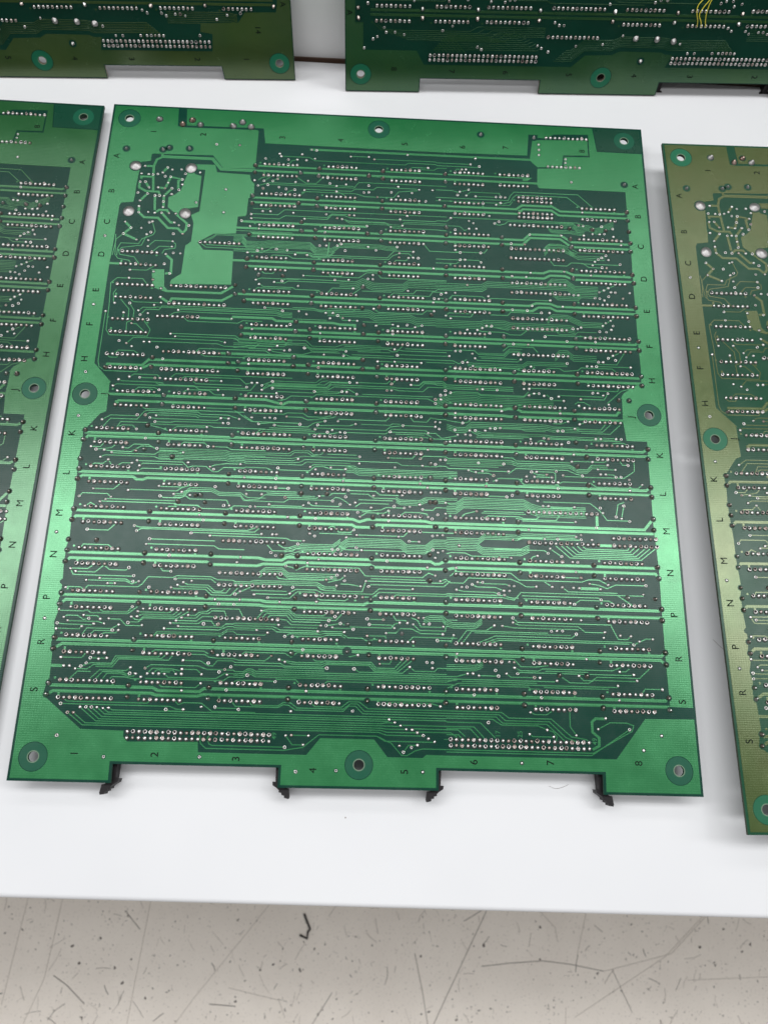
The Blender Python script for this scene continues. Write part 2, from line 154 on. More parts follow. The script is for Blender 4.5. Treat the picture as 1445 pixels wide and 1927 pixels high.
(0,226.2,215.0),(0,236.2,213.7),(0,238.6,215.1),(0,240.9,211.8),(0,244.2,213.8),(0,253.7,213.7),(0,262.7,212.6),(0,265.3,212.5),(0,270.3,213.7),(0,272.8,
213.6),(0,276.8,214.9),(0,283.0,217.3),(0,206.3,220.7),(0,241.4,220.7),(0,276.7,220.5),(0,216.2,225.9),(0,218.9,225.0),(0,231.2,227.5),(0,233.7,230.0),
(0,236.3,229.9),(0,248.9,230.0),(0,201.5,233.7),(0,261.5,230.0),(0,262.7,232.5),(0,273.1,228.5),(0,269.0,234.2),(0,271.6,235.0),(0,275.4,236.3),(0,249.1,
237.5),(0,259.1,240.0),(0,226.4,242.1),(0,249.0,244.9),(0,251.4,243.9),(0,251.4,246.2),(0,240.1,246.4),(0,233.8,246.5),(0,256.5,246.2),(0,218.7,247.4),
(0,46.8,255.3),(0,58.0,260.3),(0,90.9,260.1),(0,89.4,262.7),(0,13.7,268.0),(0,16.2,269.2),(0,40.2,266.8),(0,42.8,270.5),(0,59.5,267.9),(0,27.5,272.1),(0,
21.6,273.2),(0,31.4,274.4),(0,34.7,274.3),(0,42.8,273.2),(0,45.4,273.1),(0,12.8,276.9),(0,50.4,275.7),(0,61.9,271.5),(0,69.4,272.1),(0,63.2,274.2),(0,65.7,
272.9),(0,60.4,275.5),(0,89.7,277.7),(0,91.9,276.4),(0,80.8,280.4),(0,82.7,282.5),(0,92.1,280.2),(0,89.6,282.5),(0,43.9,284.9),(0,11.3,287.1),(0,46.6,287.0),
(0,48.9,285.7),(0,13.9,290.6),(0,22.6,289.4),(0,25.2,290.8),(0,30.2,290.9),(0,34.0,290.6),(0,15.8,292.0),(0,11.4,293.3),(0,11.3,295.8),(0,22.5,294.5),(0,
27.6,293.2),(0,32.2,293.0),(0,38.8,293.3),(0,36.3,295.8),(0,38.9,295.8),(0,44.0,289.5),(0,46.5,289.3),(0,42.8,292.2),(0,49.2,293.2),(0,61.7,291.9),(0,64.2,
290.7),(0,66.6,289.3),(0,69.4,288.0),(0,76.7,291.8),(0,83.2,291.8),(0,65.4,293.2),(0,59.2,294.4),(0,5.5,291.3),(0,84.2,305.7),(0,15.2,308.5),(0,28.2,308.4),
(0,31.8,308.8),(0,35.4,308.3),(0,26.7,310.7),(0,24.5,312.2),(0,22.1,313.3),(0,69.1,308.4),(0,80.4,309.3),(0,52.8,312.3),(0,46.3,312.2),(0,46.3,314.8),(0,
48.8,314.8),(0,53.9,314.6),(0,56.5,314.5),(0,59.0,314.5),(0,61.5,314.6),(0,66.5,314.5),(0,69.0,314.4),(0,69.0,312.3),(0,77.8,314.3),(0,51.3,316.2),(0,88.0,
311.9),(0,90.5,310.7),(0,85.5,313.1),(0,89.1,314.2),(0,77.8,318.3),(0,17.0,312.2),(0,19.5,312.1),(0,117.1,252.9),(0,144.5,253.8),(0,147.0,254.9),(0,133.3,
255.0),(0,135.9,254.9),(0,169.4,249.8),(0,174.0,249.9),(0,180.5,253.7),(0,183.0,254.9),(0,185.3,254.0),(0,181.7,257.5),(0,104.8,257.4),(0,107.1,258.8),
(0,112.2,263.7),(0,127.2,260.0),(0,122.1,261.9),(0,159.1,259.8),(0,178.0,262.3),(0,136.0,267.3),(0,139.6,267.6),(0,133.5,268.5),(0,131.1,269.6),(0,139.6,
269.8),(0,135.9,272.3),(0,147.1,272.3),(0,149.5,269.7),(0,150.8,272.2),(0,171.3,272.8),(0,181.7,266.0),(0,184.0,268.6),(0,115.9,273.7),(0,114.7,276.6),
(0,98.4,277.6),(0,104.7,278.9),(0,110.3,280.7),(0,127.1,280.1),(0,148.2,277.4),(0,102.3,285.0),(0,135.9,286.7),(0,133.2,288.6),(0,110.5,291.3),(0,100.8,
293.9),(0,105.7,295.0),(0,113.6,296.4),(0,117.1,296.4),(0,129.6,291.1),(0,132.0,291.0),(0,134.9,291.7),(0,138.5,289.8),(0,144.4,292.3),(0,140.4,293.7),
(0,128.4,293.7),(0,150.6,287.3),(0,158.0,287.5),(0,151.7,289.8),(0,165.5,288.7),(0,169.0,288.7),(0,163.1,291.2),(0,171.7,289.2),(0,159.4,293.6),(0,150.8,
295.1),(0,174.1,286.2),(0,176.4,286.1),(0,176.6,288.9),(0,179.1,288.8),(0,185.5,289.9),(0,185.3,293.4),(0,182.8,296.3),(0,190.2,293.6),(0,122.1,302.2),
(0,146.9,303.9),(0,108.2,305.3),(0,111.7,306.9),(0,114.3,307.8),(0,133.2,310.1),(0,145.4,310.1),(0,156.8,307.6),(0,170.4,308.6),(0,178.1,306.3),(0,180.6,
306.4),(0,180.6,308.8),(0,98.1,314.2),(0,110.6,316.7),(0,193.0,251.1),(0,236.3,251.2),(0,235.2,253.5),(0,241.6,254.9),(0,230.1,254.9),(0,217.6,256.3),(0,
246.7,257.4),(0,249.1,257.4),(0,191.5,262.0),(0,248.1,262.2),(0,250.3,264.9),(0,254.2,267.6),(0,263.0,267.9),(0,280.8,267.7),(0,241.3,269.8),(0,246.5,269.8),
(0,249.3,269.9),(0,259.2,270.1),(0,279.3,272.0),(0,259.2,275.1),(0,229.0,269.8),(0,236.5,269.7),(0,201.5,268.6),(0,203.8,268.5),(0,199.0,269.7),(0,196.5,
271.0),(0,194.1,271.1),(0,191.6,272.4),(0,216.3,269.7),(0,218.6,269.9),(0,213.8,272.2),(0,216.4,272.2),(0,211.3,273.8),(0,214.0,274.3),(0,246.6,277.6),
(0,217.6,284.9),(0,217.6,287.0),(0,209.0,288.6),(0,212.7,288.7),(0,249.3,285.0),(0,235.3,290.5),(0,237.9,290.3),(0,240.4,290.2),(0,246.7,291.5),(0,260.0,
290.3),(0,259.4,292.8),(0,267.1,291.6),(0,272.0,291.8),(0,282.0,292.9),(0,275.8,294.1),(0,273.1,295.7),(0,191.7,302.1),(0,250.9,302.8),(0,215.5,305.0),
(0,217.7,305.1),(0,217.8,307.6),(0,219.1,310.2),(0,209.1,309.0),(0,196.5,310.8),(0,198.9,310.7),(0,201.6,311.5),(0,210.4,311.5),(0,214.1,310.3),(0,226.7,
311.7),(0,229.2,311.8),(0,247.0,310.4),(0,236.9,312.9),(0,265.7,308.1),(0,272.1,309.3),(0,273.4,311.9),(0,264.5,314.4),(0,284.6,315.5),(0,18.0,328.5),(0,
26.6,329.8),(0,29.1,329.7),(0,31.5,329.7),(0,33.9,329.7),(0,36.5,330.0),(0,38.9,329.8),(0,21.5,332.2),(0,24.0,332.2),(0,63.8,329.9),(0,71.3,329.7),(0,79.0,
328.4),(0,85.0,328.3),(0,95.3,329.1),(0,69.7,321.6),(0,89.3,320.9),(0,18.3,341.9),(0,39.4,350.3),(0,80.2,349.4),(0,118.2,329.3),(0,145.4,328.5),(0,161.6,
331.7),(0,164.1,332.9),(0,166.7,334.2),(0,169.2,335.7),(0,171.8,335.8),(0,174.1,337.0),(0,176.7,338.2),(0,179.0,339.4),(0,181.7,340.7),(0,166.3,342.7),
(0,168.1,345.4),(0,171.6,343.3),(0,174.2,342.3),(0,184.2,325.5),(0,124.5,320.4),(0,116.6,339.6),(0,119.1,339.4),(0,126.5,339.4),(0,124.4,343.3),(0,116.5,
344.5),(0,121.8,354.5),(0,139.1,353.7),(0,176.6,353.4),(0,223.7,336.4),(0,231.6,334.4),(0,234.4,337.3),(0,244.5,336.4),(0,258.0,328.8),(0,254.4,333.5),
(0,268.4,333.4),(0,224.4,327.0),(0,205.5,331.9),(0,229.6,320.5),(0,264.7,320.8),(0,199.3,320.1),(0,219.9,348.7),(0,274.1,342.1),(0,282.6,335.7)]
BUS=[[(81.6,37.7),(233.8,37.7),(231.9,39.0),(229.6,39.1)],[(64.1,41.0),(237.8,41.0)],[(81.8,58.8),(225.4,58.8),(228.7,56.1),(245.4,56.1),(249.7,58.9),(284.4,
58.9),(286.5,57.7)],[(80.6,61.8),(226.5,61.8),(229.0,58.6),(244.9,58.6),(248.8,61.6),(286.8,61.6)],[(76.8,74.5),(144.2,74.5)],[(74.4,78.6),(228.8,78.6),
(232.3,74.7),(249.4,74.7),(255.2,78.6),(285.4,78.6),(287.1,77.7)],[(81.9,81.6),(228.3,81.6),(232.5,77.0),(248.9,77.0),(254.7,81.7),(286.9,81.7)],[(74.2,
99.0),(238.8,99.0),(242.2,97.4),(250.9,97.4),(255.0,99.2),(285.4,99.2),(286.7,97.7)],[(81.7,102.9),(82.7,102.2),(144.3,102.2),(145.8,101.7),(151.3,101.7),
(152.5,102.2),(239.1,102.2),(242.5,100.2),(250.4,100.2),(254.8,102.1),(287.2,102.1)],[(35.5,117.1),(41.8,119.4),(69.8,119.4),(76.6,114.4)],[(43.9,126.5),
(44.9,123.7),(70.6,123.7),(77.0,119.4)],[(77.0,119.3),(230.7,119.3),(234.4,117.6),(241.8,117.6),(245.4,119.1),(285.6,119.1),(287.0,117.8)],[(81.9,123.3),
(83.1,122.3),(232.2,122.3),(235.6,120.0),(241.7,120.0),(244.9,121.7),(287.2,121.7)],[(59.8,134.4),(76.4,134.4),(77.3,133.0),(97.3,133.0),(99.3,134.3),(128.9,
134.3),(132.0,135.0),(139.7,135.0),(139.8,137.5)],[(81.6,139.2),(116.7,139.2),(118.7,140.0),(285.3,140.0),(287.0,137.9)],[(81.9,142.4),(287.1,142.4)],[(72.0,
154.2),(144.5,154.2)],[(16.5,164.5),(17.0,162.6),(34.3,162.6),(37.2,159.3),(285.4,159.3),(286.9,158.1)],[(34.1,164.3),(37.9,162.2),(287.1,162.2)],[(19.6,
179.1),(97.0,179.1),(101.1,180.2),(105.6,181.3),(108.4,179.9),(215.0,179.9),(218.1,179.1),(222.4,179.1),(225.1,180.5),(272.7,180.5),(274.5,178.1)],[(23.9,
184.7),(25.0,182.4),(97.3,182.4),(99.1,182.6),(101.4,183.0),(215.7,183.0),(218.0,183.3),(275.7,183.3)],[(11.0,200.0),(192.3,200.0),(210.7,200.0),(284.6,
200.0),(287.2,198.3)],[(10.9,203.8),(12.9,201.8),(80.3,201.8),(82.6,202.3),(286.9,202.3)],[(10.8,220.3),(284.5,220.3),(287.0,218.5)],[(10.9,224.1),(12.9,
222.2),(36.9,222.2),(38.5,223.4),(41.6,223.4),(43.5,222.5),(287.2,222.5)],[(11.5,239.8),(142.3,239.8),(145.5,241.0),(149.3,239.7),(177.0,239.7),(179.4,
240.3),(282.3,240.3),(286.9,234.7)],[(11.2,244.5),(12.6,242.6),(142.1,242.6),(143.8,243.6),(151.8,243.6),(153.9,242.2),(256.0,242.2),(257.8,242.2),(286.6,
242.2)],[(11.2,260.2),(99.2,260.2),(102.5,261.0),(110.0,261.0),(112.5,259.4),(179.6,259.4),(181.5,260.5),(183.6,260.4),(185.8,259.2),(285.7,259.2),(287.0,
258.6)],[(11.0,264.7),(12.8,262.9),(75.6,262.9),(78.1,264.0),(98.8,264.0),(101.6,263.0),(110.9,263.0),(113.0,261.8),(151.1,261.8),(153.3,262.9),(186.9,
262.9),(192.0,261.9),(285.9,261.9),(287.2,264.1)],[(11.4,280.2),(101.3,280.2),(104.2,280.8),(148.8,280.8),(151.2,279.6),(286.0,279.6),(287.3,278.7)],[(11.3,
284.5),(13.7,282.4),(101.1,282.4),(103.7,282.9),(287.3,282.9)],[(12.0,300.5),(285.5,300.5),(287.4,298.8)],[(11.3,304.7),(14.9,302.4),(284.9,302.4),(287.3,
304.3)],[(12.0,320.7),(57.0,320.7),(59.5,321.9),(77.6,321.9),(79.5,320.5),(285.6,320.5),(287.2,319.1)],[(11.3,324.9),(13.9,323.1),(56.5,323.1),(58.9,323.9),
(76.7,323.9),(79.3,323.1),(287.2,323.1)],[(110.9,25.1),(235.0,25.1)]]
TRACES=[(1.9,[(30.3,34.5),(58.1,34.5),(63.3,41.1),(81.9,41.1)]),(1.3,[(30.5,29.5),(30.5,34.9)]),(1.3,[(30.5,34.9),(27.8,36.7),(26.7,41.2),(27.1,47.3),(28.1,57.7)]),
(1.3,[(22.0,41.2),(26.7,41.2)]),(1.3,[(21.0,49.9),(20.7,48.3),(27.4,48.3)]),(1.3,[(20.2,52.1),(20.4,55.6),(24.3,57.8),(31.0,57.8),(32.2,60.3)]),(1.3,[(23.3,
51.7),(25.6,55.3)]),(1.3,[(25.3,59.4),(21.8,64.1)]),(1.3,[(29.4,60.4),(30.3,69.8)]),(1.3,[(30.5,71.5),(32.6,69.5),(36.8,69.5),(38.0,71.4)]),(1.3,[(34.1,
71.3),(39.4,77.2),(41.5,77.2)]),(1.3,[(21.7,67.7),(22.0,71.6),(25.1,74.6),(32.5,74.6),(38.4,80.8),(43.7,80.8),(46.5,83.6),(48.1,81.3),(48.2,77.5),(41.6,
71.5)]),(1.3,[(31.9,45.1),(34.3,41.6)]),(1.3,[(34.3,55.5),(30.5,55.0)]),(1.3,[(34.3,55.5),(35.5,51.7),(36.5,47.7),(42.9,49.1),(40.9,50.1),(41.4,55.7)]),
(1.3,[(38.0,55.3),(34.2,60.4),(34.7,67.7)]),(1.3,[(15.6,78.0),(19.1,81.6),(15.6,85.5),(22.8,88.9)]),(1.3,[(39.5,97.8),(42.5,100.4),(42.9,108.5),(39.9,108.9)]),
(1.3,[(39.0,123.1),(43.9,126.5)]),(1.3,[(10.4,104.0),(16.1,104.0)]),(1.3,[(259.6,233.7),(259.5,239.2)]),(1.3,[(260.1,248.8),(266.6,248.8)]),(1.3,[(249.3,
270.0),(259.2,270.0)]),(1.3,[(10.8,312.2),(16.9,312.2)]),(1.1,[(257.8,329.0),(253.4,329.0),(251.7,330.5),(251.8,334.9),(254.6,337.2),(254.4,340.7),(251.4,
342.3)]),(0.42,[(15.6,85.5),(12.2,89.0),(11.4,99.2)]),(0.42,[(29.9,77.1),(32.0,83.4),(31.2,85.3),(25.6,88.3),(24.2,91.3),(14.9,91.3),(13.6,94.7),(13.8,
99.1)]),(0.42,[(29.2,92.7),(32.6,88.9),(41.8,88.9),(43.6,90.7),(43.5,93.2),(38.1,94.3),(37.0,96.8)]),(0.42,[(32.0,95.8),(35.1,92.4),(41.7,92.4)]),(0.42,
[(11.6,86.0),(12.8,98.7),(14.6,100.9),(20.4,101.8),(21.8,103.7)]),(0.42,[(27.8,86.1),(25.8,92.2),(15.7,94.1),(14.4,96.4),(15.2,98.4),(22.8,99.6),(26.0,
103.9)]),(0.42,[(21.6,107.4),(30.2,107.4),(34.4,104.2)]),(0.42,[(31.6,116.1),(28.9,112.6),(15.7,112.6),(12.8,115.7),(13.6,128.8),(13.7,135.7),(13.9,143.3),
(15.8,146.2),(34.9,146.2),(36.0,142.3),(32.1,137.0)]),(0.42,[(16.1,119.3),(14.9,121.8),(15.7,127.7)]),(0.42,[(18.9,125.1),(23.9,130.9),(24.2,136.5)]),(0.42,
[(23.9,127.4),(26.6,131.6),(26.6,136.4)]),(0.42,[(23.9,124.8),(25.6,126.5),(39.7,126.5)]),(0.42,[(29.9,133.9),(32.5,130.6),(39.2,130.6),(40.5,128.3),(46.5,
128.3)]),(0.42,[(28.8,131.5),(30.9,129.5),(37.6,129.5)]),(0.42,[(21.4,133.0),(21.6,136.6)]),(0.42,[(24.0,143.7),(23.7,138.6),(26.5,137.2)]),(0.42,[(26.2,
139.1),(28.6,139.3),(32.8,143.3)]),(0.42,[(12.3,132.7),(12.2,161.0),(13.0,164.2),(16.2,166.4),(31.8,166.4),(32.7,164.6)]),(0.42,[(25.0,150.6),(28.1,147.1),
(70.7,147.1),(74.3,148.0)]),(0.42,[(36.4,149.0),(70.8,149.0),(73.9,150.2),(89.5,150.2),(91.6,147.9),(108.4,147.9)]),(0.42,[(46.4,144.0),(79.3,144.0),(81.3,
145.6),(108.2,145.6)]),(0.42,[(48.9,145.4),(79.4,145.4),(81.5,147.4),(89.3,147.4),(91.1,146.8),(108.3,146.8)]),(0.42,[(44.1,134.3),(46.9,132.0),(50.5,131.2),
(99.5,131.2),(102.6,132.1),(107.5,132.1)]),(0.42,[(48.9,130.3),(51.1,129.9),(99.0,129.9),(102.5,131.2),(107.4,131.2)]),(0.42,[(36.1,129.1),(99.3,129.1),
(102.4,130.3),(107.4,130.3)]),(0.42,[(46.5,128.0),(99.6,128.0),(102.8,129.4),(107.3,129.4)]),(0.42,[(52.4,134.7),(54.5,136.6),(79.9,136.6),(82.4,135.0),
(92.2,135.0)]),(0.42,[(60.2,153.9),(61.8,151.9),(95.2,151.9),(97.9,153.8),(108.7,153.8)]),(0.42,[(62.5,155.0),(64.8,156.2),(83.7,156.2),(85.5,155.6),(108.8,
155.6)]),(0.42,[(20.0,156.1),(21.6,154.7),(29.3,154.7),(31.7,156.4)]),(0.42,[(16.5,157.9),(17.7,158.8),(21.0,158.8),(22.0,157.6)]),(0.42,[(28.7,169.3),
(30.9,167.7),(42.5,167.7),(43.8,169.4)]),(0.42,[(33.8,169.5),(41.4,169.5)]),(0.42,[(49.2,168.8),(51.2,166.7),(109.5,166.7)]),(0.42,[(54.4,169.4),(56.0,
168.0),(83.5,168.0),(86.6,170.9),(89.5,170.1)]),(0.42,[(23.6,171.0),(25.2,171.7),(42.9,171.7),(45.9,172.2)]),(0.42,[(21.3,174.5),(22.9,173.5),(43.2,173.5),
(45.4,173.4),(87.1,173.4)]),(0.42,[(60.3,170.4),(61.9,171.8),(84.5,171.8)]),(0.42,[(92.1,170.0),(89.1,174.4),(73.2,174.4)]),(0.42,[(67.5,169.8),(74.1,169.8)]),
(0.42,[(58.7,89.1),(60.4,90.2),(85.9,90.2),(89.1,91.2)]),(0.42,[(56.2,89.2),(59.7,91.7),(84.5,91.7),(86.7,92.5)]),(0.42,[(95.6,30.5),(111.1,30.5),(114.3,
32.6),(164.2,32.6),(165.9,31.3),(180.9,31.3),(182.0,32.0),(205.5,32.0)]),(0.42,[(133.9,28.4),(143.9,28.4)]),(0.42,[(147.0,29.6),(180.9,29.6),(181.8,30.1),
(200.6,30.1)]),(0.42,[(99.7,36.3),(101.5,33.2),(104.5,32.4)]),(0.42,[(167.1,35.0),(168.3,34.0),(174.5,34.0),(176.9,33.9)]),(0.42,[(187.2,33.7),(182.3,33.7),
(180.2,35.3),(172.9,35.3)]),(0.42,[(83.9,47.3),(85.8,45.5),(89.7,44.3)]),(0.42,[(87.1,47.6),(91.7,43.7)]),(0.42,[(91.9,47.4),(96.9,43.9)]),(0.42,[(104.1,
43.5),(107.1,45.8),(110.0,47.8),(115.6,47.8),(119.2,43.6)]),(0.42,[(89.4,49.7),(136.3,49.7),(138.9,45.8),(187.2,45.8)]),(0.42,[(84.1,50.8),(90.0,48.6),
(136.2,48.6)]),(0.42,[(109.5,51.9),(135.1,51.9),(137.1,50.3),(147.1,50.3),(148.7,48.5),(171.0,48.5)]),(0.42,[(107.9,54.0),(110.3,53.4),(137.6,53.4),(142.4,
55.0),(148.9,55.0)]),(0.42,[(149.3,54.8),(158.1,54.8),(160.9,50.8),(171.4,49.5)]),(0.42,[(99.2,55.9),(101.5,53.4),(104.2,52.5)]),(0.42,[(106.9,56.3),(109.6,
53.9)]),(0.42,[(127.1,52.7),(130.4,54.0),(132.9,56.0)]),(0.42,[(82.5,65.9),(91.1,65.9),(92.6,63.5)]),(0.42,[(82.0,71.9),(97.0,71.9),(100.1,69.7),(122.6,
69.7),(124.9,67.3),(134.5,67.3)]),(0.42,[(81.8,69.3),(96.1,69.3),(99.5,65.9),(187.2,65.9)]),(0.42,[(110.5,70.9),(122.7,70.9),(125.0,68.0),(132.1,68.0),
(135.0,69.2),(181.0,69.2),(182.0,68.6),(187.4,68.6),(189.5,66.4)]),(0.42,[(130.6,70.2),(134.2,71.3),(154.1,71.3),(157.1,74.0)]),(0.42,[(157.1,74.0),(158.9,
74.5),(182.0,74.5),(184.4,74.7),(187.2,74.9)]),(0.42,[(174.9,83.9),(178.1,88.2),(181.0,88.2),(181.4,88.2),(194.5,88.3)]),(0.42,[(191.5,36.1),(192.7,33.8),
(195.8,33.8)]),(0.42,[(181.3,48.3),(190.2,48.3),(193.3,49.3),(199.4,47.3)]),(0.42,[(198.1,51.2),(200.4,48.8),(216.3,48.8),(217.0,51.2)]),(0.42,[(181.3,
53.3),(221.1,53.3),(222.4,50.1),(224.5,47.4),(260.1,47.4),(268.2,55.9)]),(0.42,[(181.3,55.4),(218.6,55.4),(222.2,54.2),(224.0,51.0),(225.6,49.4),(253.8,
49.4),(261.6,56.3)]),(0.42,[(214.5,56.5),(221.8,56.5),(223.5,54.0)]),(0.42,[(203.2,51.5),(213.8,51.5)]),(0.42,[(189.5,66.0),(258.7,66.0),(261.9,67.1)]),
(0.42,[(213.4,68.6),(215.7,69.8),(219.1,68.6),(220.7,66.9),(256.2,66.9)]),(0.42,[(191.9,87.8),(207.5,87.8),(209.6,84.6)]),(0.42,[(96.7,91.4),(102.3,91.4)]),
(0.42,[(81.5,93.6),(89.1,93.6),(95.1,90.0)]),(0.42,[(106.8,93.9),(107.7,92.6),(114.7,92.6),(116.7,93.5),(155.7,93.5),(159.2,89.0),(169.4,89.0)]),(0.42,
[(113.0,93.9),(116.4,94.6),(156.2,94.6),(158.5,92.0),(161.9,90.5)]),(0.42,[(161.9,90.4),(167.1,90.4),(169.3,92.8)]),(0.42,[(158.9,96.8),(160.1,94.8),(165.6,
94.8),(166.9,93.0)]),(0.42,[(93.6,96.2),(95.0,94.8),(103.2,94.8),(105.6,96.3),(121.1,96.3)]),(0.42,[(89.5,104.6),(91.2,106.2),(95.8,106.2),(96.8,104.5)]),
(0.42,[(124.6,104.6),(126.2,106.2),(131.6,106.2),(132.3,104.7)]),(0.42,[(111.7,106.6),(140.9,106.6),(145.1,103.2),(150.5,103.2),(152.5,106.1),(187.1,106.1)]),
(0.42,[(100.6,110.3),(103.3,108.9),(135.6,108.9)]),(0.42,[(87.2,110.3),(89.8,109.2),(109.4,109.2)]),(0.42,[(96.7,111.6),(102.3,111.6),(104.1,110.3),(131.0,
110.3)]),(0.42,[(89.3,112.8),(91.3,114.2),(106.6,114.2),(108.2,115.2),(120.1,115.2),(122.1,117.1)]),(0.42,[(86.8,116.9),(88.3,115.1),(105.9,115.1)]),(0.42,
[(124.4,117.1),(127.3,113.4),(138.1,113.4)]),(0.42,[(137.8,116.7),(143.2,112.0)]),(0.42,[(156.9,117.3),(159.3,114.9),(169.7,114.9),(171.2,112.8),(181.1,
112.8),(182.6,111.7),(206.0,111.7),(208.5,109.9)]),(0.42,[(161.6,116.1),(178.2,116.1),(179.8,113.3),(187.1,113.3)]),(0.42,[(107.3,126.1),(118.3,126.1),
(121.0,127.0),(138.5,127.0),(139.7,125.6)]),(0.42,[(93.0,126.8),(113.4,127.1),(118.4,127.1),(121.8,127.9),(132.5,127.9)]),(0.42,[(149.2,124.9),(151.9,126.9),
(174.5,126.9),(176.7,124.8),(180.6,124.8)]),(0.42,[(128.2,128.4),(131.8,130.4),(133.4,132.4),(140.9,132.4)]),(0.42,[(150.7,134.8),(152.1,133.8),(159.3,
133.8)]),(0.42,[(157.8,137.8),(158.6,135.7),(169.2,135.7),(170.9,134.8),(174.3,133.7)]),(0.42,[(100.9,148.6),(98.2,149.3),(86.3,149.3),(79.0,150.7)]),(0.42,
[(97.0,151.2),(99.1,152.1),(105.9,153.1),(114.1,153.1),(118.5,151.5),(132.7,151.5)]),(0.42,[(86.4,150.8),(104.7,150.8)]),(0.42,[(114.6,149.3),(132.6,149.3),
(135.8,150.3)]),(0.42,[(134.2,151.6),(138.0,153.3),(181.2,153.3),(181.6,153.3),(190.3,153.3),(193.5,154.9),(197.5,152.3)]),(0.42,[(148.3,148.4),(157.3,
148.4),(159.2,149.6),(161.8,149.3),(164.6,146.0)]),(0.42,[(160.5,148.1),(164.9,148.8),(187.1,148.8)]),(0.42,[(161.9,151.0),(181.2,151.0),(181.6,151.0),
(188.5,150.8)]),(0.42,[(152.0,155.3),(160.7,155.3),(162.0,157.5)]),(0.42,[(160.7,155.2),(174.2,155.2)]),(0.42,[(94.5,171.3),(97.4,169.9),(99.6,168.9)]),
(0.42,[(98.2,171.8),(100.3,169.8),(126.0,169.8),(128.2,167.9),(139.2,167.9)]),(0.42,[(94.7,173.8),(98.2,171.5),(127.6,171.5),(129.0,169.5),(160.4,169.5),
(162.2,169.9),(173.3,169.9),(175.9,166.9),(181.3,166.9),(182.2,167.4),(185.2,167.4),(187.2,169.2),(220.9,169.2)]),(0.42,[(99.8,172.5),(127.6,172.5),(130.5,
170.6),(160.7,170.6),(163.0,171.4),(175.2,171.4),(177.8,168.8),(187.1,168.8)]),(0.42,[(142.0,167.7),(157.0,167.7),(159.3,165.3)]),(0.42,[(169.1,167.9),
(173.3,167.9),(175.5,165.6),(181.3,165.6),(182.0,165.3),(185.2,165.3),(187.2,167.1),(220.9,167.1)]),(0.42,[(159.4,167.8),(161.4,165.8)]),(0.42,[(120.9,
173.4),(134.6,173.4),(137.9,171.7),(142.0,174.1)]),(0.42,[(87.0,177.9),(88.3,175.6),(102.1,175.6)]),(0.42,[(103.1,179.2),(106.7,178.5),(109.5,176.5),(120.5,
176.5),(121.9,175.3),(177.8,175.3),(181.5,177.2)]),(0.42,[(181.5,92.9),(194.4,92.9)]),(0.42,[(181.5,95.3),(192.2,95.3),(193.8,94.1)]),(0.42,[(194.4,92.7),
(204.2,92.7),(205.6,93.8)]),(0.42,[(183.2,117.0),(188.8,117.0),(190.1,114.9),(205.9,114.9),(207.5,116.2)]),(0.42,[(209.6,115.7),(241.9,115.7)]),(0.42,[(242.9,
91.0),(244.8,93.8),(251.9,93.8),(254.1,91.7),(260.4,91.7),(263.6,94.1),(270.7,94.1)]),(0.42,[(259.5,92.0),(280.6,92.0)]),(0.42,[(186.8,127.2),(188.4,125.4),
(200.1,125.4)]),(0.42,[(201.3,125.1),(199.7,127.4),(188.4,127.4)]),(0.42,[(209.8,125.6),(219.1,125.6),(220.8,123.6),(236.9,123.6)]),(0.42,[(203.1,134.9),
(205.6,135.7),(216.9,135.7),(220.1,136.9),(225.7,136.9),(229.0,134.1)]),(0.42,[(207.9,132.3),(212.1,133.0),(219.3,134.3)]),(0.42,[(238.2,136.4),(272.6,
136.4)]),(0.42,[(274.9,124.9),(268.9,129.5)]),(0.42,[(277.5,104.3),(268.3,109.3)]),(0.42,[(216.2,146.6),(219.1,143.8),(231.9,143.8),(234.2,146.7)]),(0.42,
[(191.7,147.7),(193.1,147.0),(201.5,147.0),(203.5,149.1),(216.6,149.1),(219.4,146.4),(224.6,146.4),(226.2,148.4)]),(0.42,[(201.7,151.4),(203.0,152.5),(223.6,
152.5),(225.2,151.1)]),(0.42,[(200.6,155.9),(201.4,156.5),(222.0,156.5),(225.9,157.7)]),(0.42,[(230.6,157.0),(232.3,155.2),(230.3,154.9)]),(0.42,[(237.0,
156.8),(239.4,155.4),(245.0,155.4),(247.3,156.9),(254.5,156.0),(256.2,154.5),(272.2,154.5),(274.1,156.0)]),(0.42,[(264.2,153.3),(281.9,153.3)]),(0.42,[(279.4,
144.7),(274.8,152.0),(264.3,152.0)]),(0.42,[(276.4,145.3),(270.6,148.4)]),(0.42,[(189.1,171.4),(191.8,170.7),(202.8,170.7),(204.3,171.8),(226.2,171.8),
(228.7,169.3)]),(0.42,[(229.0,167.2),(274.1,167.2),(275.5,164.7)]),(0.42,[(236.5,171.1),(238.0,170.6),(241.1,173.5),(246.4,173.5)]),(0.42,[(243.9,170.6),
(266.7,170.6)]),(0.42,[(282.2,164.9),(276.1,166.9),(268.5,174.1)]),(0.42,[(255.1,172.2),(267.1,172.2),(269.1,168.5)]),(0.42,[(31.6,177.2),(33.8,174.8),
(41.8,174.8),(44.1,175.9)]),(0.42,[(38.0,176.7),(39.4,175.6),(41.2,176.0)]),(0.42,[(42.2,172.1),(43.8,173.0),(61.2,173.0),(63.6,174.8),(73.2,174.8)]),(0.42,
[(55.8,176.7),(58.1,175.2),(68.7,175.2),(71.5,177.4),(75.8,177.4)]),(0.42,[(18.3,193.0),(22.1,190.4),(35.0,190.4)]),(0.42,[(18.7,197.3),(22.3,192.2),(35.1,
192.2),(38.2,187.9),(39.6,187.2),(64.4,187.2),(65.9,188.2),(79.2,188.2),(84.8,190.1)]),(0.42,[(38.9,189.7),(40.8,188.4),(63.7,188.4),(65.7,189.5),(75.7,
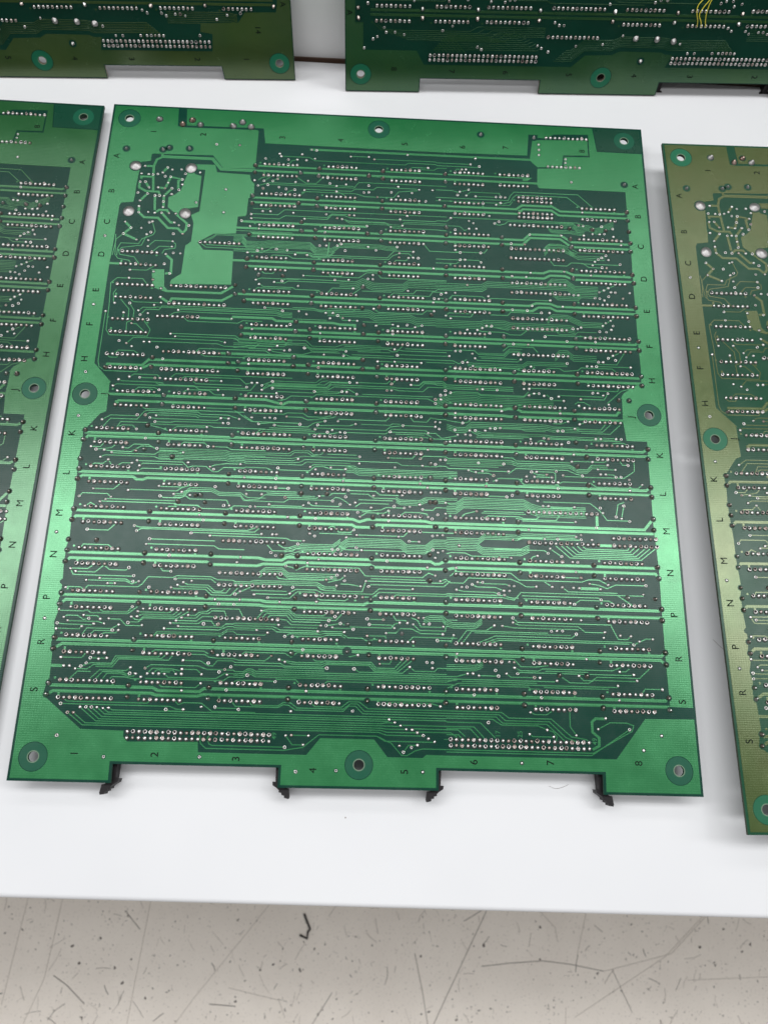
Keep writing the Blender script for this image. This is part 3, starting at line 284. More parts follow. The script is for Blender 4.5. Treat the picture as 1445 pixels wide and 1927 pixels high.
189.5),(79.6,190.1)]),(0.42,[(36.9,185.5),(38.8,186.4),(87.0,186.4)]),(0.42,[(41.3,191.1),(43.7,191.4),(73.7,191.4),(75.8,190.0)]),(0.42,[(44.2,189.5),
(63.5,189.5),(65.0,190.3)]),(0.42,[(44.0,193.2),(51.7,193.2),(53.4,192.6),(77.1,192.6)]),(0.42,[(25.8,197.0),(27.5,193.7),(40.3,193.7),(42.6,195.3),(47.8,
196.5),(50.7,197.6)]),(0.42,[(27.1,196.3),(28.4,195.4),(33.4,195.4),(35.5,197.4)]),(0.42,[(40.6,194.4),(71.1,194.4),(73.0,195.0),(98.1,195.0)]),(0.42,[(52.8,
197.1),(54.8,195.2),(69.4,195.2)]),(0.42,[(68.1,184.8),(81.1,184.8),(87.2,189.0),(91.0,191.2),(97.8,191.2)]),(0.42,[(14.9,207.3),(19.3,207.3),(20.9,205.3)]),
(0.42,[(17.5,208.7),(24.9,207.5),(26.8,205.5)]),(0.42,[(30.1,207.3),(32.7,207.6),(35.3,205.3),(42.3,205.3),(45.4,207.2),(46.5,207.2)]),(0.42,[(21.4,208.8),
(24.1,209.2),(30.8,209.3),(34.3,209.3),(38.9,206.2),(43.1,206.2),(46.1,207.2)]),(0.42,[(25.1,210.3),(45.7,210.3),(48.4,208.2),(55.3,208.2),(58.3,209.1),
(59.3,208.8)]),(0.42,[(20.1,212.6),(22.0,211.5),(45.8,211.5),(48.1,212.6),(59.7,212.6)]),(0.42,[(57.8,204.7),(59.1,203.4),(69.1,203.4),(70.9,205.2)]),(0.42,
[(73.5,205.2),(79.9,205.2),(82.2,206.4),(98.9,206.4)]),(0.42,[(16.2,217.0),(17.6,215.9),(21.8,215.9),(24.0,213.8),(25.7,216.2)]),(0.42,[(28.9,216.5),(30.8,
215.2),(35.4,215.2)]),(0.42,[(37.7,213.8),(59.5,213.8),(62.6,216.7)]),(0.42,[(39.2,216.3),(40.6,215.1),(59.6,215.1)]),(0.42,[(38.8,218.9),(40.9,217.6),
(50.0,217.6)]),(0.42,[(62.5,216.3),(64.6,215.6),(70.9,215.6),(74.3,218.2),(76.8,218.1),(79.4,215.8),(88.9,215.8),(89.8,215.3),(99.9,215.3),(102.8,216.7)]),
(0.42,[(72.8,215.7),(75.1,214.7),(80.6,213.8),(87.2,213.8)]),(0.42,[(18.8,228.7),(28.3,228.7),(31.7,225.4)]),(0.42,[(49.6,226.6),(61.5,226.6),(63.7,224.9)]),
(0.42,[(35.3,228.6),(58.1,228.6),(60.4,226.9),(65.5,225.0)]),(0.42,[(60.6,229.0),(62.7,228.4),(73.5,228.4)]),(0.42,[(50.6,231.4),(52.3,232.1),(59.9,232.1),
(62.6,230.9),(64.8,232.4),(82.2,232.4),(83.4,235.0)]),(0.42,[(12.8,232.8),(14.1,231.1),(25.8,231.1),(27.6,232.7)]),(0.42,[(22.8,234.9),(57.4,234.9),(59.5,
235.4),(69.3,235.4)]),(0.42,[(25.3,233.6),(59.3,233.6)]),(0.42,[(17.0,237.0),(18.5,235.8),(20.7,236.9)]),(0.42,[(57.5,235.6),(68.6,235.6),(70.8,236.9),
(83.3,236.9),(85.9,235.1),(93.5,235.1)]),(0.42,[(53.5,237.5),(55.5,236.4),(59.0,236.4)]),(0.42,[(18.8,249.1),(28.5,249.1),(31.5,245.9)]),(0.42,[(40.3,246.5),
(43.0,247.1),(93.0,247.1),(97.1,245.5)]),(0.42,[(41.6,249.0),(43.7,247.8),(96.5,247.8),(98.5,245.8)]),(0.42,[(67.0,248.9),(99.8,248.9)]),(0.42,[(75.8,250.1),
(86.6,250.1),(87.0,250.1),(111.5,250.3),(113.8,251.3),(118.8,251.3)]),(0.42,[(48.1,252.7),(78.4,252.7)]),(0.42,[(94.7,173.7),(96.9,171.0),(127.0,171.0),
(129.1,168.3),(138.7,168.3)]),(0.42,[(102.3,174.4),(120.9,174.4)]),(0.42,[(120.9,173.8),(122.8,174.3),(132.3,174.3),(134.6,173.0)]),(0.42,[(169.3,168.0),
(173.5,168.0),(175.3,166.3),(181.3,166.3),(181.7,166.3),(185.2,166.4),(187.2,168.2),(220.9,168.2)]),(0.42,[(90.7,186.6),(106.6,186.6),(108.0,185.8),(116.0,
185.8),(118.3,187.5),(126.3,187.5),(129.9,186.5)]),(0.42,[(107.9,187.9),(115.4,187.9),(118.4,189.3),(130.6,187.6),(132.8,186.1)]),(0.42,[(87.2,188.2),(91.8,
191.2),(114.7,191.2)]),(0.42,[(94.4,192.3),(101.1,191.4),(104.1,193.0),(118.6,193.0),(121.4,190.8),(126.9,189.5)]),(0.42,[(133.3,188.2),(156.9,188.2),(159.7,
185.3)]),(0.42,[(123.4,192.0),(132.3,191.6),(138.8,191.6),(142.0,190.5)]),(0.42,[(122.2,193.4),(157.0,193.4),(159.1,191.4),(165.5,190.4)]),(0.42,[(165.5,
190.4),(181.0,190.4)]),(0.42,[(169.3,186.1),(170.7,188.0),(177.3,188.0),(179.1,185.7),(183.2,186.3),(186.7,186.3),(187.5,186.7),(194.0,187.6),(197.1,187.6),
(199.4,185.8)]),(0.42,[(137.0,195.2),(157.0,195.2),(159.9,192.6),(176.6,192.6),(178.8,194.0),(181.7,193.9),(184.7,196.5),(192.3,194.8)]),(0.42,[(159.2,
194.1),(176.6,194.1),(181.0,197.0),(188.8,197.0)]),(0.42,[(93.0,197.8),(95.7,195.2),(122.3,195.2)]),(0.42,[(95.1,197.4),(96.5,196.3),(127.4,196.3)]),(0.42,
[(122.4,197.4),(123.8,196.2),(130.3,196.2),(134.6,195.2)]),(0.42,[(166.5,197.1),(167.9,196.3),(177.4,196.3),(179.2,197.5)]),(0.42,[(120.9,214.0),(122.5,
212.7),(138.8,212.7),(141.7,213.6)]),(0.42,[(105.3,215.1),(106.3,216.1),(120.5,216.1),(123.2,213.6),(127.5,213.6),(131.1,214.8),(137.5,214.8)]),(0.42,[(158.5,
207.8),(170.3,207.8),(172.0,205.6)]),(0.42,[(174.2,207.7),(176.0,206.2),(186.6,206.2),(187.8,207.0),(219.0,207.0),(222.0,208.2),(247.5,208.2),(251.6,210.4),
(256.2,210.4),(258.6,207.9),(266.5,207.9)]),(0.42,[(175.3,211.6),(181.8,211.6),(183.2,211.2),(186.6,211.2),(188.0,212.2),(207.4,212.2)]),(0.42,[(105.1,
225.4),(110.9,225.4)]),(0.42,[(109.8,229.9),(124.7,229.9),(125.9,228.6),(130.3,228.6),(132.3,227.1),(138.7,227.1)]),(0.42,[(139.7,225.4),(152.8,225.4),
(154.9,227.1),(164.1,227.1)]),(0.42,[(140.8,227.0),(149.3,227.0),(151.9,228.8),(162.7,228.8),(164.9,230.3)]),(0.42,[(121.1,232.4),(122.8,233.7),(135.4,
233.7),(136.1,232.5)]),(0.42,[(102.4,234.3),(118.0,234.3),(118.6,233.7)]),(0.42,[(95.8,235.1),(150.9,235.1)]),(0.42,[(143.3,233.6),(145.9,231.6),(159.3,
231.6)]),(0.42,[(146.7,236.0),(155.8,234.6),(157.9,233.4),(166.8,233.4)]),(0.42,[(145.7,238.5),(148.8,236.3),(157.2,236.3),(159.3,235.0),(159.7,237.4)]),
(0.42,[(165.0,237.2),(167.1,235.4),(174.1,235.4),(177.7,236.0),(178.2,237.5)]),(0.42,[(175.5,234.0),(180.5,234.0),(181.9,232.6),(186.6,232.6),(187.0,232.6),
(191.5,232.6),(195.2,229.6),(224.5,229.6),(227.8,231.6),(231.8,232.8),(254.4,232.8)]),(0.42,[(131.0,244.6),(132.3,243.7),(133.7,243.8),(135.9,246.4),(141.5,
246.4),(143.0,245.1)]),(0.42,[(174.2,245.1),(192.1,245.1)]),(0.42,[(144.5,247.5),(166.6,247.5),(168.6,245.4)]),(0.42,[(274.3,172.3),(281.3,165.8)]),(0.42,
[(251.9,175.2),(253.5,174.0),(256.6,174.0),(259.7,175.7)]),(0.42,[(213.8,189.8),(224.0,189.8),(226.3,190.8),(236.4,190.8)]),(0.42,[(198.6,191.7),(203.1,
194.2),(227.8,194.2),(228.9,195.1)]),(0.42,[(248.0,184.9),(244.3,186.3),(240.4,186.3)]),(0.42,[(253.8,186.1),(256.0,185.4),(258.4,184.3)]),(0.42,[(251.3,
188.8),(264.4,188.8),(266.9,185.6)]),(0.42,[(251.3,188.7),(253.5,189.9),(265.1,189.9),(269.3,185.9)]),(0.42,[(254.2,190.9),(268.9,190.9),(274.3,185.7)]),
(0.42,[(237.8,194.7),(274.1,194.7)]),(0.42,[(231.5,197.4),(233.1,196.0),(235.4,195.6),(236.5,196.8)]),(0.42,[(268.6,196.8),(270.6,195.7),(275.6,195.7),
(276.7,196.7)]),(0.42,[(214.0,205.6),(219.8,205.6),(221.2,207.0),(248.0,207.0)]),(0.42,[(248.8,206.4),(251.1,206.1),(264.9,206.1),(266.5,205.1)]),(0.42,
[(187.0,209.7),(215.1,209.7)]),(0.42,[(197.8,212.8),(201.4,214.0),(207.4,214.0),(210.0,215.1)]),(0.42,[(204.6,212.8),(217.4,212.8)]),(0.42,[(217.4,213.9),
(221.1,211.0),(246.3,211.0),(250.0,212.6),(253.7,213.7)]),(0.42,[(244.2,214.3),(262.8,214.3),(270.2,214.2),(274.3,214.2),(279.6,210.3),(279.8,204.6)]),
(0.42,[(261.6,209.9),(270.2,209.9)]),(0.42,[(272.6,205.3),(274.0,207.3),(276.6,207.3)]),(0.42,[(265.3,212.6),(269.1,212.6),(270.3,213.7)]),(0.42,[(209.6,
218.2),(212.7,216.4),(222.5,216.4),(224.7,219.2),(239.8,219.2),(243.7,217.2),(257.4,217.2),(260.3,219.3),(280.8,219.3),(283.0,217.3)]),(0.42,[(228.7,212.5),
(231.7,213.9),(236.2,213.9)]),(0.42,[(231.2,212.3),(239.3,212.3),(240.5,213.0),(240.3,217.0)]),(0.42,[(230.0,215.0),(238.6,215.0)]),(0.42,[(206.5,225.8),
(216.2,225.8)]),(0.42,[(233.8,227.8),(256.7,227.8),(261.1,231.3),(264.5,236.1),(275.4,236.1)]),(0.42,[(236.3,229.9),(238.6,230.7),(247.6,230.7),(248.9,
230.0)]),(0.42,[(201.5,233.7),(195.9,235.2),(193.7,237.2)]),(0.42,[(231.6,235.5),(230.1,236.7),(224.1,236.7),(221.9,235.8),(207.1,235.8),(204.8,237.2)]),
(0.42,[(241.4,234.5),(239.8,237.1),(223.4,237.1),(220.4,236.7)]),(0.42,[(249.1,237.8),(223.4,237.8)]),(0.42,[(273.4,226.6),(270.3,227.9),(269.0,234.2)]),
(0.42,[(273.1,228.5),(271.6,235.0)]),(0.42,[(46.8,255.1),(78.3,255.1),(80.5,256.5),(92.4,256.5)]),(0.42,[(17.1,257.6),(17.9,256.2),(29.4,256.2),(31.3,257.5)]),
(0.42,[(13.7,267.8),(21.5,267.8),(23.7,266.2)]),(0.42,[(13.7,268.0),(15.2,270.6),(16.6,270.8),(42.8,270.8)]),(0.42,[(16.2,269.3),(25.1,269.3),(28.7,266.0)]),
(0.42,[(28.7,266.0),(31.6,268.0),(39.0,268.0),(40.2,266.8)]),(0.42,[(54.2,265.9),(55.8,267.8),(59.5,267.8)]),(0.42,[(27.5,272.2),(39.5,272.2),(41.3,273.2),
(42.8,273.2)]),(0.42,[(21.6,273.1),(39.6,273.1),(42.4,274.4),(45.4,273.1)]),(0.42,[(31.4,274.3),(34.7,274.3)]),(0.42,[(12.8,276.5),(19.3,276.5),(20.8,277.4)]),
(0.42,[(21.5,277.4),(22.7,275.7),(45.2,275.7),(47.1,274.3),(49.4,270.8),(60.8,270.8),(62.4,269.9),(78.2,269.9),(81.0,271.2),(88.3,271.2),(89.3,271.8),(95.8,
271.8),(97.9,271.0),(127.0,271.0),(130.7,273.0),(134.3,273.0),(135.9,272.3)]),(0.42,[(61.9,271.5),(63.5,271.0),(78.3,271.0),(80.5,272.7)]),(0.42,[(65.7,
272.9),(67.9,273.9),(77.2,273.9),(80.5,276.6),(83.5,276.6),(84.8,275.3)]),(0.42,[(63.2,274.2),(64.6,274.9),(76.7,274.9),(79.6,277.3),(85.6,277.3),(87.4,
274.9)]),(0.42,[(60.4,275.5),(61.7,275.9),(76.1,275.9),(79.0,278.4),(87.7,278.4),(90.8,274.7)]),(0.42,[(11.3,287.5),(22.3,287.5),(24.1,287.0),(25.6,288.2),
(42.1,288.2),(46.3,284.8)]),(0.42,[(29.4,286.5),(30.8,287.4),(42.0,287.4),(43.9,284.9)]),(0.42,[(46.6,287.2),(60.5,287.2),(62.4,286.2)]),(0.42,[(46.5,289.3),
(48.7,288.2),(62.6,288.2),(64.4,286.5)]),(0.42,[(44.0,289.5),(45.7,290.6),(47.7,291.0),(49.5,289.1),(63.3,289.1),(66.4,286.8)]),(0.42,[(42.8,291.9),(47.1,
291.9),(49.6,289.9),(64.1,289.9),(69.7,286.3)]),(0.42,[(13.9,290.6),(15.3,289.6),(19.9,289.6),(22.8,291.4),(25.2,290.8)]),(0.42,[(22.6,289.5),(28.8,289.5),
(30.2,290.9)]),(0.42,[(15.8,292.1),(29.4,292.1),(32.2,293.0)]),(0.42,[(34.0,290.8),(39.1,290.8),(42.1,293.5),(49.2,293.5)]),(0.42,[(11.4,293.3),(14.7,293.7),
(27.6,293.7)]),(0.42,[(11.3,295.7),(21.4,295.7),(22.5,294.5)]),(0.42,[(23.0,298.1),(24.9,295.1),(35.7,295.1),(38.8,293.3)]),(0.42,[(26.6,298.0),(28.3,296.1),
(36.3,296.1)]),(0.42,[(31.5,297.8),(33.3,297.0),(37.9,297.0),(38.9,295.8)]),(0.42,[(69.4,288.1),(72.6,288.1),(74.4,286.5),(77.7,286.1),(79.6,284.6),(92.2,
284.6),(94.5,288.6)]),(0.42,[(66.6,289.3),(73.0,289.3),(75.1,287.1),(78.4,287.1),(80.0,285.7),(85.6,285.7),(86.9,288.8)]),(0.42,[(64.2,290.6),(73.4,290.6),
(75.9,288.4),(83.2,288.4)]),(0.42,[(61.7,291.8),(74.2,291.8),(76.1,290.4),(80.1,290.4),(81.6,292.4),(83.2,291.8)]),(0.42,[(65.4,293.3),(81.6,293.1),(84.9,
293.1),(86.8,291.5),(89.9,291.5),(90.7,291.1),(108.4,291.1),(110.5,291.3)]),(0.42,[(59.2,294.4),(83.7,294.4),(87.6,292.7),(90.0,292.7),(90.8,293.1),(107.8,
293.1),(110.0,294.5),(128.2,294.5),(130.3,293.6),(138.7,293.6),(140.4,293.7)]),(0.42,[(15.2,308.4),(24.4,308.4),(25.8,306.5)]),(0.42,[(28.2,308.4),(35.4,
308.4)]),(0.42,[(22.1,313.3),(27.4,313.3),(30.0,311.3),(37.7,311.3),(40.0,307.9),(59.4,307.9),(61.2,306.2)]),(0.42,[(24.5,312.2),(28.7,310.6),(37.6,310.6),
(39.2,307.2),(58.0,307.2),(59.2,306.1)]),(0.42,[(30.8,312.1),(38.2,312.1),(40.7,308.5),(62.7,308.5),(64.5,306.1)]),(0.42,[(20.0,318.0),(23.4,314.4),(29.1,
314.4)]),(0.42,[(29.2,317.4),(32.9,313.6),(44.5,313.6),(46.3,312.2)]),(0.42,[(31.8,317.3),(34.3,314.3),(43.3,314.3),(44.7,315.1),(46.3,314.8)]),(0.42,[(34.7,
317.3),(36.3,315.0),(42.7,315.0),(45.5,316.0),(48.0,315.9),(48.8,314.8)]),(0.42,[(37.9,317.2),(38.7,316.4),(44.2,316.4),(47.5,317.0),(50.7,317.0),(51.3,
316.2)]),(0.42,[(52.8,312.3),(55.2,310.7),(76.0,310.7),(80.0,312.1),(91.6,312.1),(92.6,312.7),(96.1,312.7),(98.1,311.3),(99.8,311.4),(101.6,312.3),(186.5,
312.3),(186.9,312.3),(191.5,312.2),(196.5,310.8)]),(0.42,[(69.1,308.4),(76.8,308.4),(80.5,310.5),(82.5,310.5),(84.3,308.1),(91.2,308.1),(92.1,308.6),(112.3,
308.6),(114.5,309.7),(131.0,309.7),(133.0,308.4),(152.1,308.4),(154.6,310.9),(165.0,310.9),(171.2,305.8)]),(0.42,[(71.9,305.6),(78.5,305.6),(80.2,306.6),
(84.2,307.1),(91.1,307.1),(91.5,307.1),(93.7,307.6),(105.3,307.6),(108.2,305.3)]),(0.42,[(54.9,305.0),(56.4,304.1),(78.0,304.1),(80.1,305.3)]),(0.42,[(53.9,
314.6),(56.0,312.2),(64.4,312.2),(68.4,313.1)]),(0.42,[(56.5,314.5),(58.0,312.9),(65.2,312.9),(66.5,314.5)]),(0.42,[(59.0,314.5),(60.1,313.7),(64.0,313.7)]),
(0.42,[(61.5,314.6),(63.3,316.0),(84.3,316.0),(88.0,313.7),(91.6,313.7),(92.0,313.7),(96.1,313.5),(98.1,312.1),(99.8,312.2),(101.6,313.2),(191.7,313.2)]),
(0.42,[(69.0,312.3),(75.5,312.3),(77.8,314.3)]),(0.42,[(53.3,316.8),(87.6,316.8),(90.1,315.1),(91.6,315.1),(92.0,315.1),(96.1,315.2),(98.1,313.8),(99.8,
313.8),(101.6,314.8),(186.5,314.8),(186.9,314.8),(191.5,313.3),(235.9,313.3)]),(0.42,[(59.4,319.1),(60.8,320.2),(75.6,320.2),(77.8,318.3)]),(0.42,[(107.4,
253.1),(110.4,254.9),(114.0,254.9)]),(0.42,[(102.7,253.6),(105.4,256.5),(114.8,256.5),(116.2,255.2),(133.3,255.2)]),(0.42,[(136.3,252.8),(139.3,254.9),
(177.1,254.9),(180.5,253.7)]),(0.42,[(169.4,249.9),(174.0,249.9)]),(0.42,[(112.2,263.7),(115.3,264.3),(117.1,265.4),(119.5,264.2),(121.0,263.6),(146.1,
263.6),(149.1,267.2),(175.7,267.2),(178.6,264.9),(181.7,266.0)]),(0.42,[(107.6,268.3),(109.2,269.7),(112.0,270.0),(129.1,270.0),(131.1,269.6)]),(0.42,[(149.5,
269.7),(147.9,274.8),(131.5,274.8),(128.6,274.2),(127.1,272.7)]),(0.42,[(137.8,271.4),(141.4,271.4),(147.1,272.3)]),(0.42,[(139.6,267.6),(137.7,269.3),
(132.0,270.8)]),(0.42,[(98.4,277.2),(113.1,277.2),(117.3,274.6),(126.5,274.6),(129.4,275.8),(152.9,275.8),(155.7,273.1),(171.3,273.1)]),(0.42,[(89.9,277.7),
(94.6,275.2),(97.4,273.7)]),(0.42,[(104.7,278.8),(114.7,278.8),(118.0,275.7),(125.9,275.7),(128.8,277.4)]),(0.42,[(149.5,269.6),(185.1,269.6),(186.9,268.6)]),
(0.42,[(150.8,272.2),(152.1,271.2),(185.8,271.2),(188.7,268.4)]),(0.42,[(184.0,268.6),(186.6,267.6),(188.5,269.2),(194.9,269.2),(197.3,266.6),(217.2,266.6),
(221.1,268.1),(224.2,270.0),(229.0,270.0)]),(0.42,[(148.2,277.2),(152.9,277.2),(155.7,274.8),(186.6,274.8),(187.3,274.5),(213.4,274.5),(217.7,275.6),(220.5,
275.5)]),(0.42,[(162.2,277.1),(163.6,275.8),(186.6,275.8),(187.3,275.5),(213.0,275.5),(218.5,276.5),(221.7,272.8),(279.3,272.8)]),(0.42,[(127.4,278.5),
(128.9,279.2),(140.2,279.2),(142.3,277.7)]),(0.42,[(102.3,285.0),(105.2,284.2),(115.0,284.2),(118.0,286.5),(130.6,286.5),(132.0,285.6)]),(0.42,[(100.2,
289.0),(103.1,285.2),(115.1,285.2),(117.7,287.4),(134.9,287.4)]),(0.42,[(102.3,289.0),(104.6,286.1),(114.8,286.1),(117.0,288.5),(136.3,288.5),(139.0,285.4)]),
(0.42,[(104.8,288.9),(106.4,287.0),(114.1,287.0),(116.4,289.6),(129.4,289.6)]),(0.42,[(111.1,288.7),(113.9,289.0),(116.1,291.0),(129.6,291.0)]),(0.42,[(90.4,
292.1),(108.1,292.1),(111.4,293.6),(128.4,293.6)]),(0.42,[(132.0,291.0),(138.5,289.8)]),(0.42,[(134.9,292.0),(144.4,292.0)]),(0.42,[(138.5,289.8),(143.5,
291.2),(161.8,291.2),(163.2,289.3),(165.5,288.7)]),(0.42,[(113.6,296.4),(115.7,295.1),(129.6,295.1),(131.7,294.5),(139.4,294.5),(142.3,296.2),(148.6,296.2),
(150.7,297.4),(154.2,296.6),(156.3,296.9)]),(0.42,[(117.1,296.1),(130.3,296.1),(133.1,295.2),(138.7,295.2),(140.9,296.4)]),(0.42,[(150.8,295.0),(159.1,
295.0),(159.4,296.1)]),(0.42,[(151.7,289.9),(161.8,289.9),(163.1,291.2)]),(0.42,[(150.6,287.4),(158.0,287.4)]),(0.42,[(159.4,293.4),(163.9,293.4),(166.0,
291.3),(171.0,291.3),(175.2,293.3),(185.3,293.3)]),(0.42,[(162.4,285.4),(163.8,287.5),(168.1,287.5),(169.0,288.7)]),(0.42,[(171.7,289.2),(174.5,291.9),
(186.5,291.9),(186.6,290.0),(187.4,289.6),(190.1,290.3),(200.2,290.3),(203.4,287.9)]),(0.42,[(170.9,286.2),(173.8,287.4),(175.2,290.2),(184.4,290.2),(185.5,
289.9)]),(0.42,[(169.6,297.2),(171.7,295.0),(191.8,295.0)]),(0.42,[(182.8,296.3),(189.3,296.3),(190.2,293.6)]),(0.42,[(94.8,305.2),(96.1,304.0),(114.1,
304.0),(117.0,305.6),(119.6,303.5),(139.7,303.5),(143.3,304.7),(146.9,303.9)]),(0.42,[(111.7,306.9),(119.2,307.9),(130.2,307.9),(132.3,307.0),(153.1,307.0),
(155.2,309.4),(163.5,309.4),(167.0,305.6)]),(0.42,[(114.3,307.8),(117.8,308.7),(130.6,308.7),(132.6,307.8),(152.7,307.8),(154.9,310.2),(164.3,310.2),(169.1,
305.5)]),(0.42,[(91.8,309.8),(113.1,309.8),(114.5,310.4),(133.2,310.4)]),(0.42,[(126.7,306.0),(128.1,307.1),(131.6,307.1)]),(0.42,[(145.4,310.1),(147.7,
311.4),(167.1,311.4),(170.4,308.6)]),(0.42,[(156.8,307.4),(161.4,307.4),(162.1,305.7)]),(0.42,[(170.4,308.6),(172.6,310.3),(181.6,310.3),(183.0,308.8),
(186.6,308.8),(187.0,308.8),(200.0,308.6),(203.5,306.9)]),(0.42,[(92.4,317.2),(93.6,316.5),(110.6,316.5)]),(0.42,[(110.7,315.6),(119.6,315.6),(121.4,317.4)]),
(0.42,[(132.7,316.8),(133.7,315.9),(190.0,315.9)]),(0.42,[(233.9,246.2),(223.3,246.2),(220.9,247.1)]),(0.42,[(240.1,246.2),(243.6,246.5),(251.5,246.5)]),
(0.42,[(235.2,253.5),(233.6,252.2),(209.5,252.2)]),(0.42,[(230.1,254.9),(227.9,255.4),(226.2,257.5)]),(0.42,[(236.3,251.2),(241.6,254.9)]),(0.42,[(239.0,
249.6),(245.6,255.4),(279.6,255.4),(287.3,249.2)]),(0.42,[(241.6,249.5),(247.2,254.5),(278.4,254.5),(284.9,249.1)]),(0.42,[(244.1,249.6),(248.7,253.6),
(277.3,253.6),(282.5,249.2)]),(0.42,[(246.7,249.6),(250.1,252.7),(275.7,252.7),(279.6,249.2)]),(0.42,[(249.4,249.5),(251.7,251.7),(274.5,251.7),(277.2,
249.1)]),(0.42,[(252.0,249.6),(253.5,250.8),(273.4,250.8),(274.6,249.2)]),(0.42,[(187.0,255.2),(189.4,254.6),(195.8,254.6),(199.0,256.0),(216.6,256.0)]),
(0.42,[(241.8,265.0),(250.3,265.0)]),(0.42,[(188.6,266.0),(191.4,263.7),(217.2,263.7),(221.1,266.9),(250.6,266.9),(253.9,265.7),(258.7,265.7),(263.0,267.9)]),
(0.42,[(233.0,267.4),(236.5,269.7)]),(0.42,[(254.2,267.6),(258.5,268.2),(262.4,269.7),(266.6,267.8),(280.8,267.8)]),(0.42,[(241.3,269.8),(244.0,271.8),
(267.1,271.8)]),(0.42,[(222.1,274.3),(258.2,274.3),(259.2,275.1)]),(0.42,[(267.0,272.8),(271.6,275.9),(273.9,277.4)]),(0.42,[(246.6,277.6),(249.3,275.6),
(262.9,275.6),(265.2,276.9)]),(0.42,[(199.0,269.7),(201.2,270.8),(209.9,270.8),(212.3,271.7),(213.8,272.2)]),(0.42,[(201.5,268.6),(205.2,269.1),(214.7,
269.1),(216.3,269.7)]),(0.42,[(191.6,272.4),(194.9,273.1),(209.1,273.1),(211.3,273.8)]),(0.42,[(217.6,287.0),(220.5,288.1),(247.9,288.1),(250.9,290.5),
(260.0,290.5)]),(0.42,[(212.7,288.7),(218.1,289.4),(247.9,289.4)]),(0.42,[(217.8,285.0),(219.8,286.8),(262.9,286.8),(266.0,293.3),(270.4,293.3),(272.0,
291.8)]),(0.42,[(191.6,297.5),(196.3,291.2),(204.8,291.2),(208.8,288.8)]),(0.42,[(193.9,297.4),(198.6,291.4),(233.7,291.4)]),(0.42,[(201.6,296.8),(209.4,
293.4),(244.5,293.4),(246.7,291.5)]),(0.42,[(204.4,296.7),(210.2,294.6),(271.9,294.6),(273.1,295.7)]),(0.42,[(206.8,296.8),(211.0,295.4),(271.0,295.4)]),
(0.42,[(273.1,295.7),(279.0,292.8),(282.0,292.9)]),(0.42,[(212.3,303.8),(217.7,303.8),(220.7,307.0),(227.6,307.0),(233.1,306.2)]),(0.42,[(217.8,307.6),
(220.7,308.8),(228.4,308.8),(230.7,307.7),(262.4,307.7),(267.1,305.8)]),(0.42,[(219.1,309.6),(270.0,309.6),(272.1,309.3)]),(0.42,[(201.6,311.5),(210.4,
311.5)]),(0.42,[(214.1,310.3),(216.0,311.8),(226.7,311.8)]),(0.42,[(238.1,310.5),(242.8,313.6),(251.2,313.6),(253.6,312.2),(273.4,312.2)]),(0.42,[(247.0,
310.4),(249.0,312.4),(252.8,312.4),(255.2,310.8),(274.6,310.8),(279.9,306.0)]),(0.42,[(265.7,308.1),(268.5,308.0),(270.2,306.7)]),(0.42,[(186.9,317.6),
(192.3,315.1),(264.5,315.1)]),(0.42,[(19.1,326.4),(20.7,327.4),(55.4,327.4),(56.5,326.3)]),(0.42,[(18.0,328.5),(65.2,328.5),(68.4,329.7),(71.3,329.7)]),
(0.42,[(67.3,326.2),(69.0,327.7),(71.2,326.8),(78.9,326.8),(83.8,330.2),(102.7,330.2)]),(0.42,[(63.8,329.9),(65.4,330.5),(70.8,330.5)]),(0.42,[(85.0,328.7),
(95.3,328.7)]),(0.42,[(21.5,332.2),(28.6,337.3),(157.1,337.3),(160.6,338.4),(176.7,338.4)]),(0.42,[(24.0,332.2),(29.7,336.4),(157.8,336.4),(160.6,337.1),
(174.1,337.1)]),(0.42,[(26.6,329.8),(34.1,335.5),(157.8,335.5),(160.5,335.8),(169.2,335.8)]),(0.42,[(29.1,329.7),(35.3,334.6),(103.0,334.6),(157.8,334.5),
(166.7,334.5)]),(0.42,[(31.5,329.7),(36.5,333.6),(157.7,333.6),(160.5,333.1),(164.1,333.1)]),(0.42,[(33.9,329.7),(37.5,332.5),(161.6,332.5)]),(0.42,[(36.5,
330.0),(38.9,331.7),(186.5,331.7),(187.3,332.1),(202.0,332.1),(208.4,338.3)]),(0.42,[(38.9,329.8),(40.7,330.7),(186.5,330.7),(187.2,330.4),(207.3,330.4),
(211.4,332.8),(227.7,332.8),(231.6,334.4)]),(0.42,[(130.9,338.9),(156.3,338.9),(159.9,340.9),(181.7,340.9)]),(0.42,[(79.4,340.1),(80.1,343.8),(82.5,345.8),
(116.0,345.8),(124.3,344.4),(130.9,339.0)]),(0.42,[(83.9,340.0),(82.9,341.5),(83.7,343.9),(85.1,344.5),(116.5,344.5)]),(0.42,[(119.1,339.4),(126.5,339.4)]),
(0.42,[(116.6,339.6),(119.6,343.4),(124.4,343.4)]),(0.42,[(157.5,339.3),(161.0,341.1),(162.6,341.6),(167.3,346.7),(169.6,346.8),(173.4,344.6),(176.5,343.8),
(196.2,343.8)]),(0.42,[(168.1,345.4),(170.3,342.4),(174.2,342.4)]),(0.42,[(92.3,326.0),(93.9,327.8),(112.5,327.8),(114.8,326.5),(117.1,326.7),(120.3,328.7),
(141.3,328.7),(143.5,326.4),(146.7,326.4),(149.9,329.5),(186.5,329.5),(186.9,329.5),(209.0,329.4),(211.8,332.0),(231.5,332.0),(237.4,337.2),(239.3,339.1)]),
(0.42,[(100.0,325.8),(101.0,327.1),(112.5,327.1),(114.7,325.6),(117.8,325.6),(121.0,327.8),(141.2,327.8),(144.3,325.4),(147.4,325.4),(150.6,328.4),(186.5,
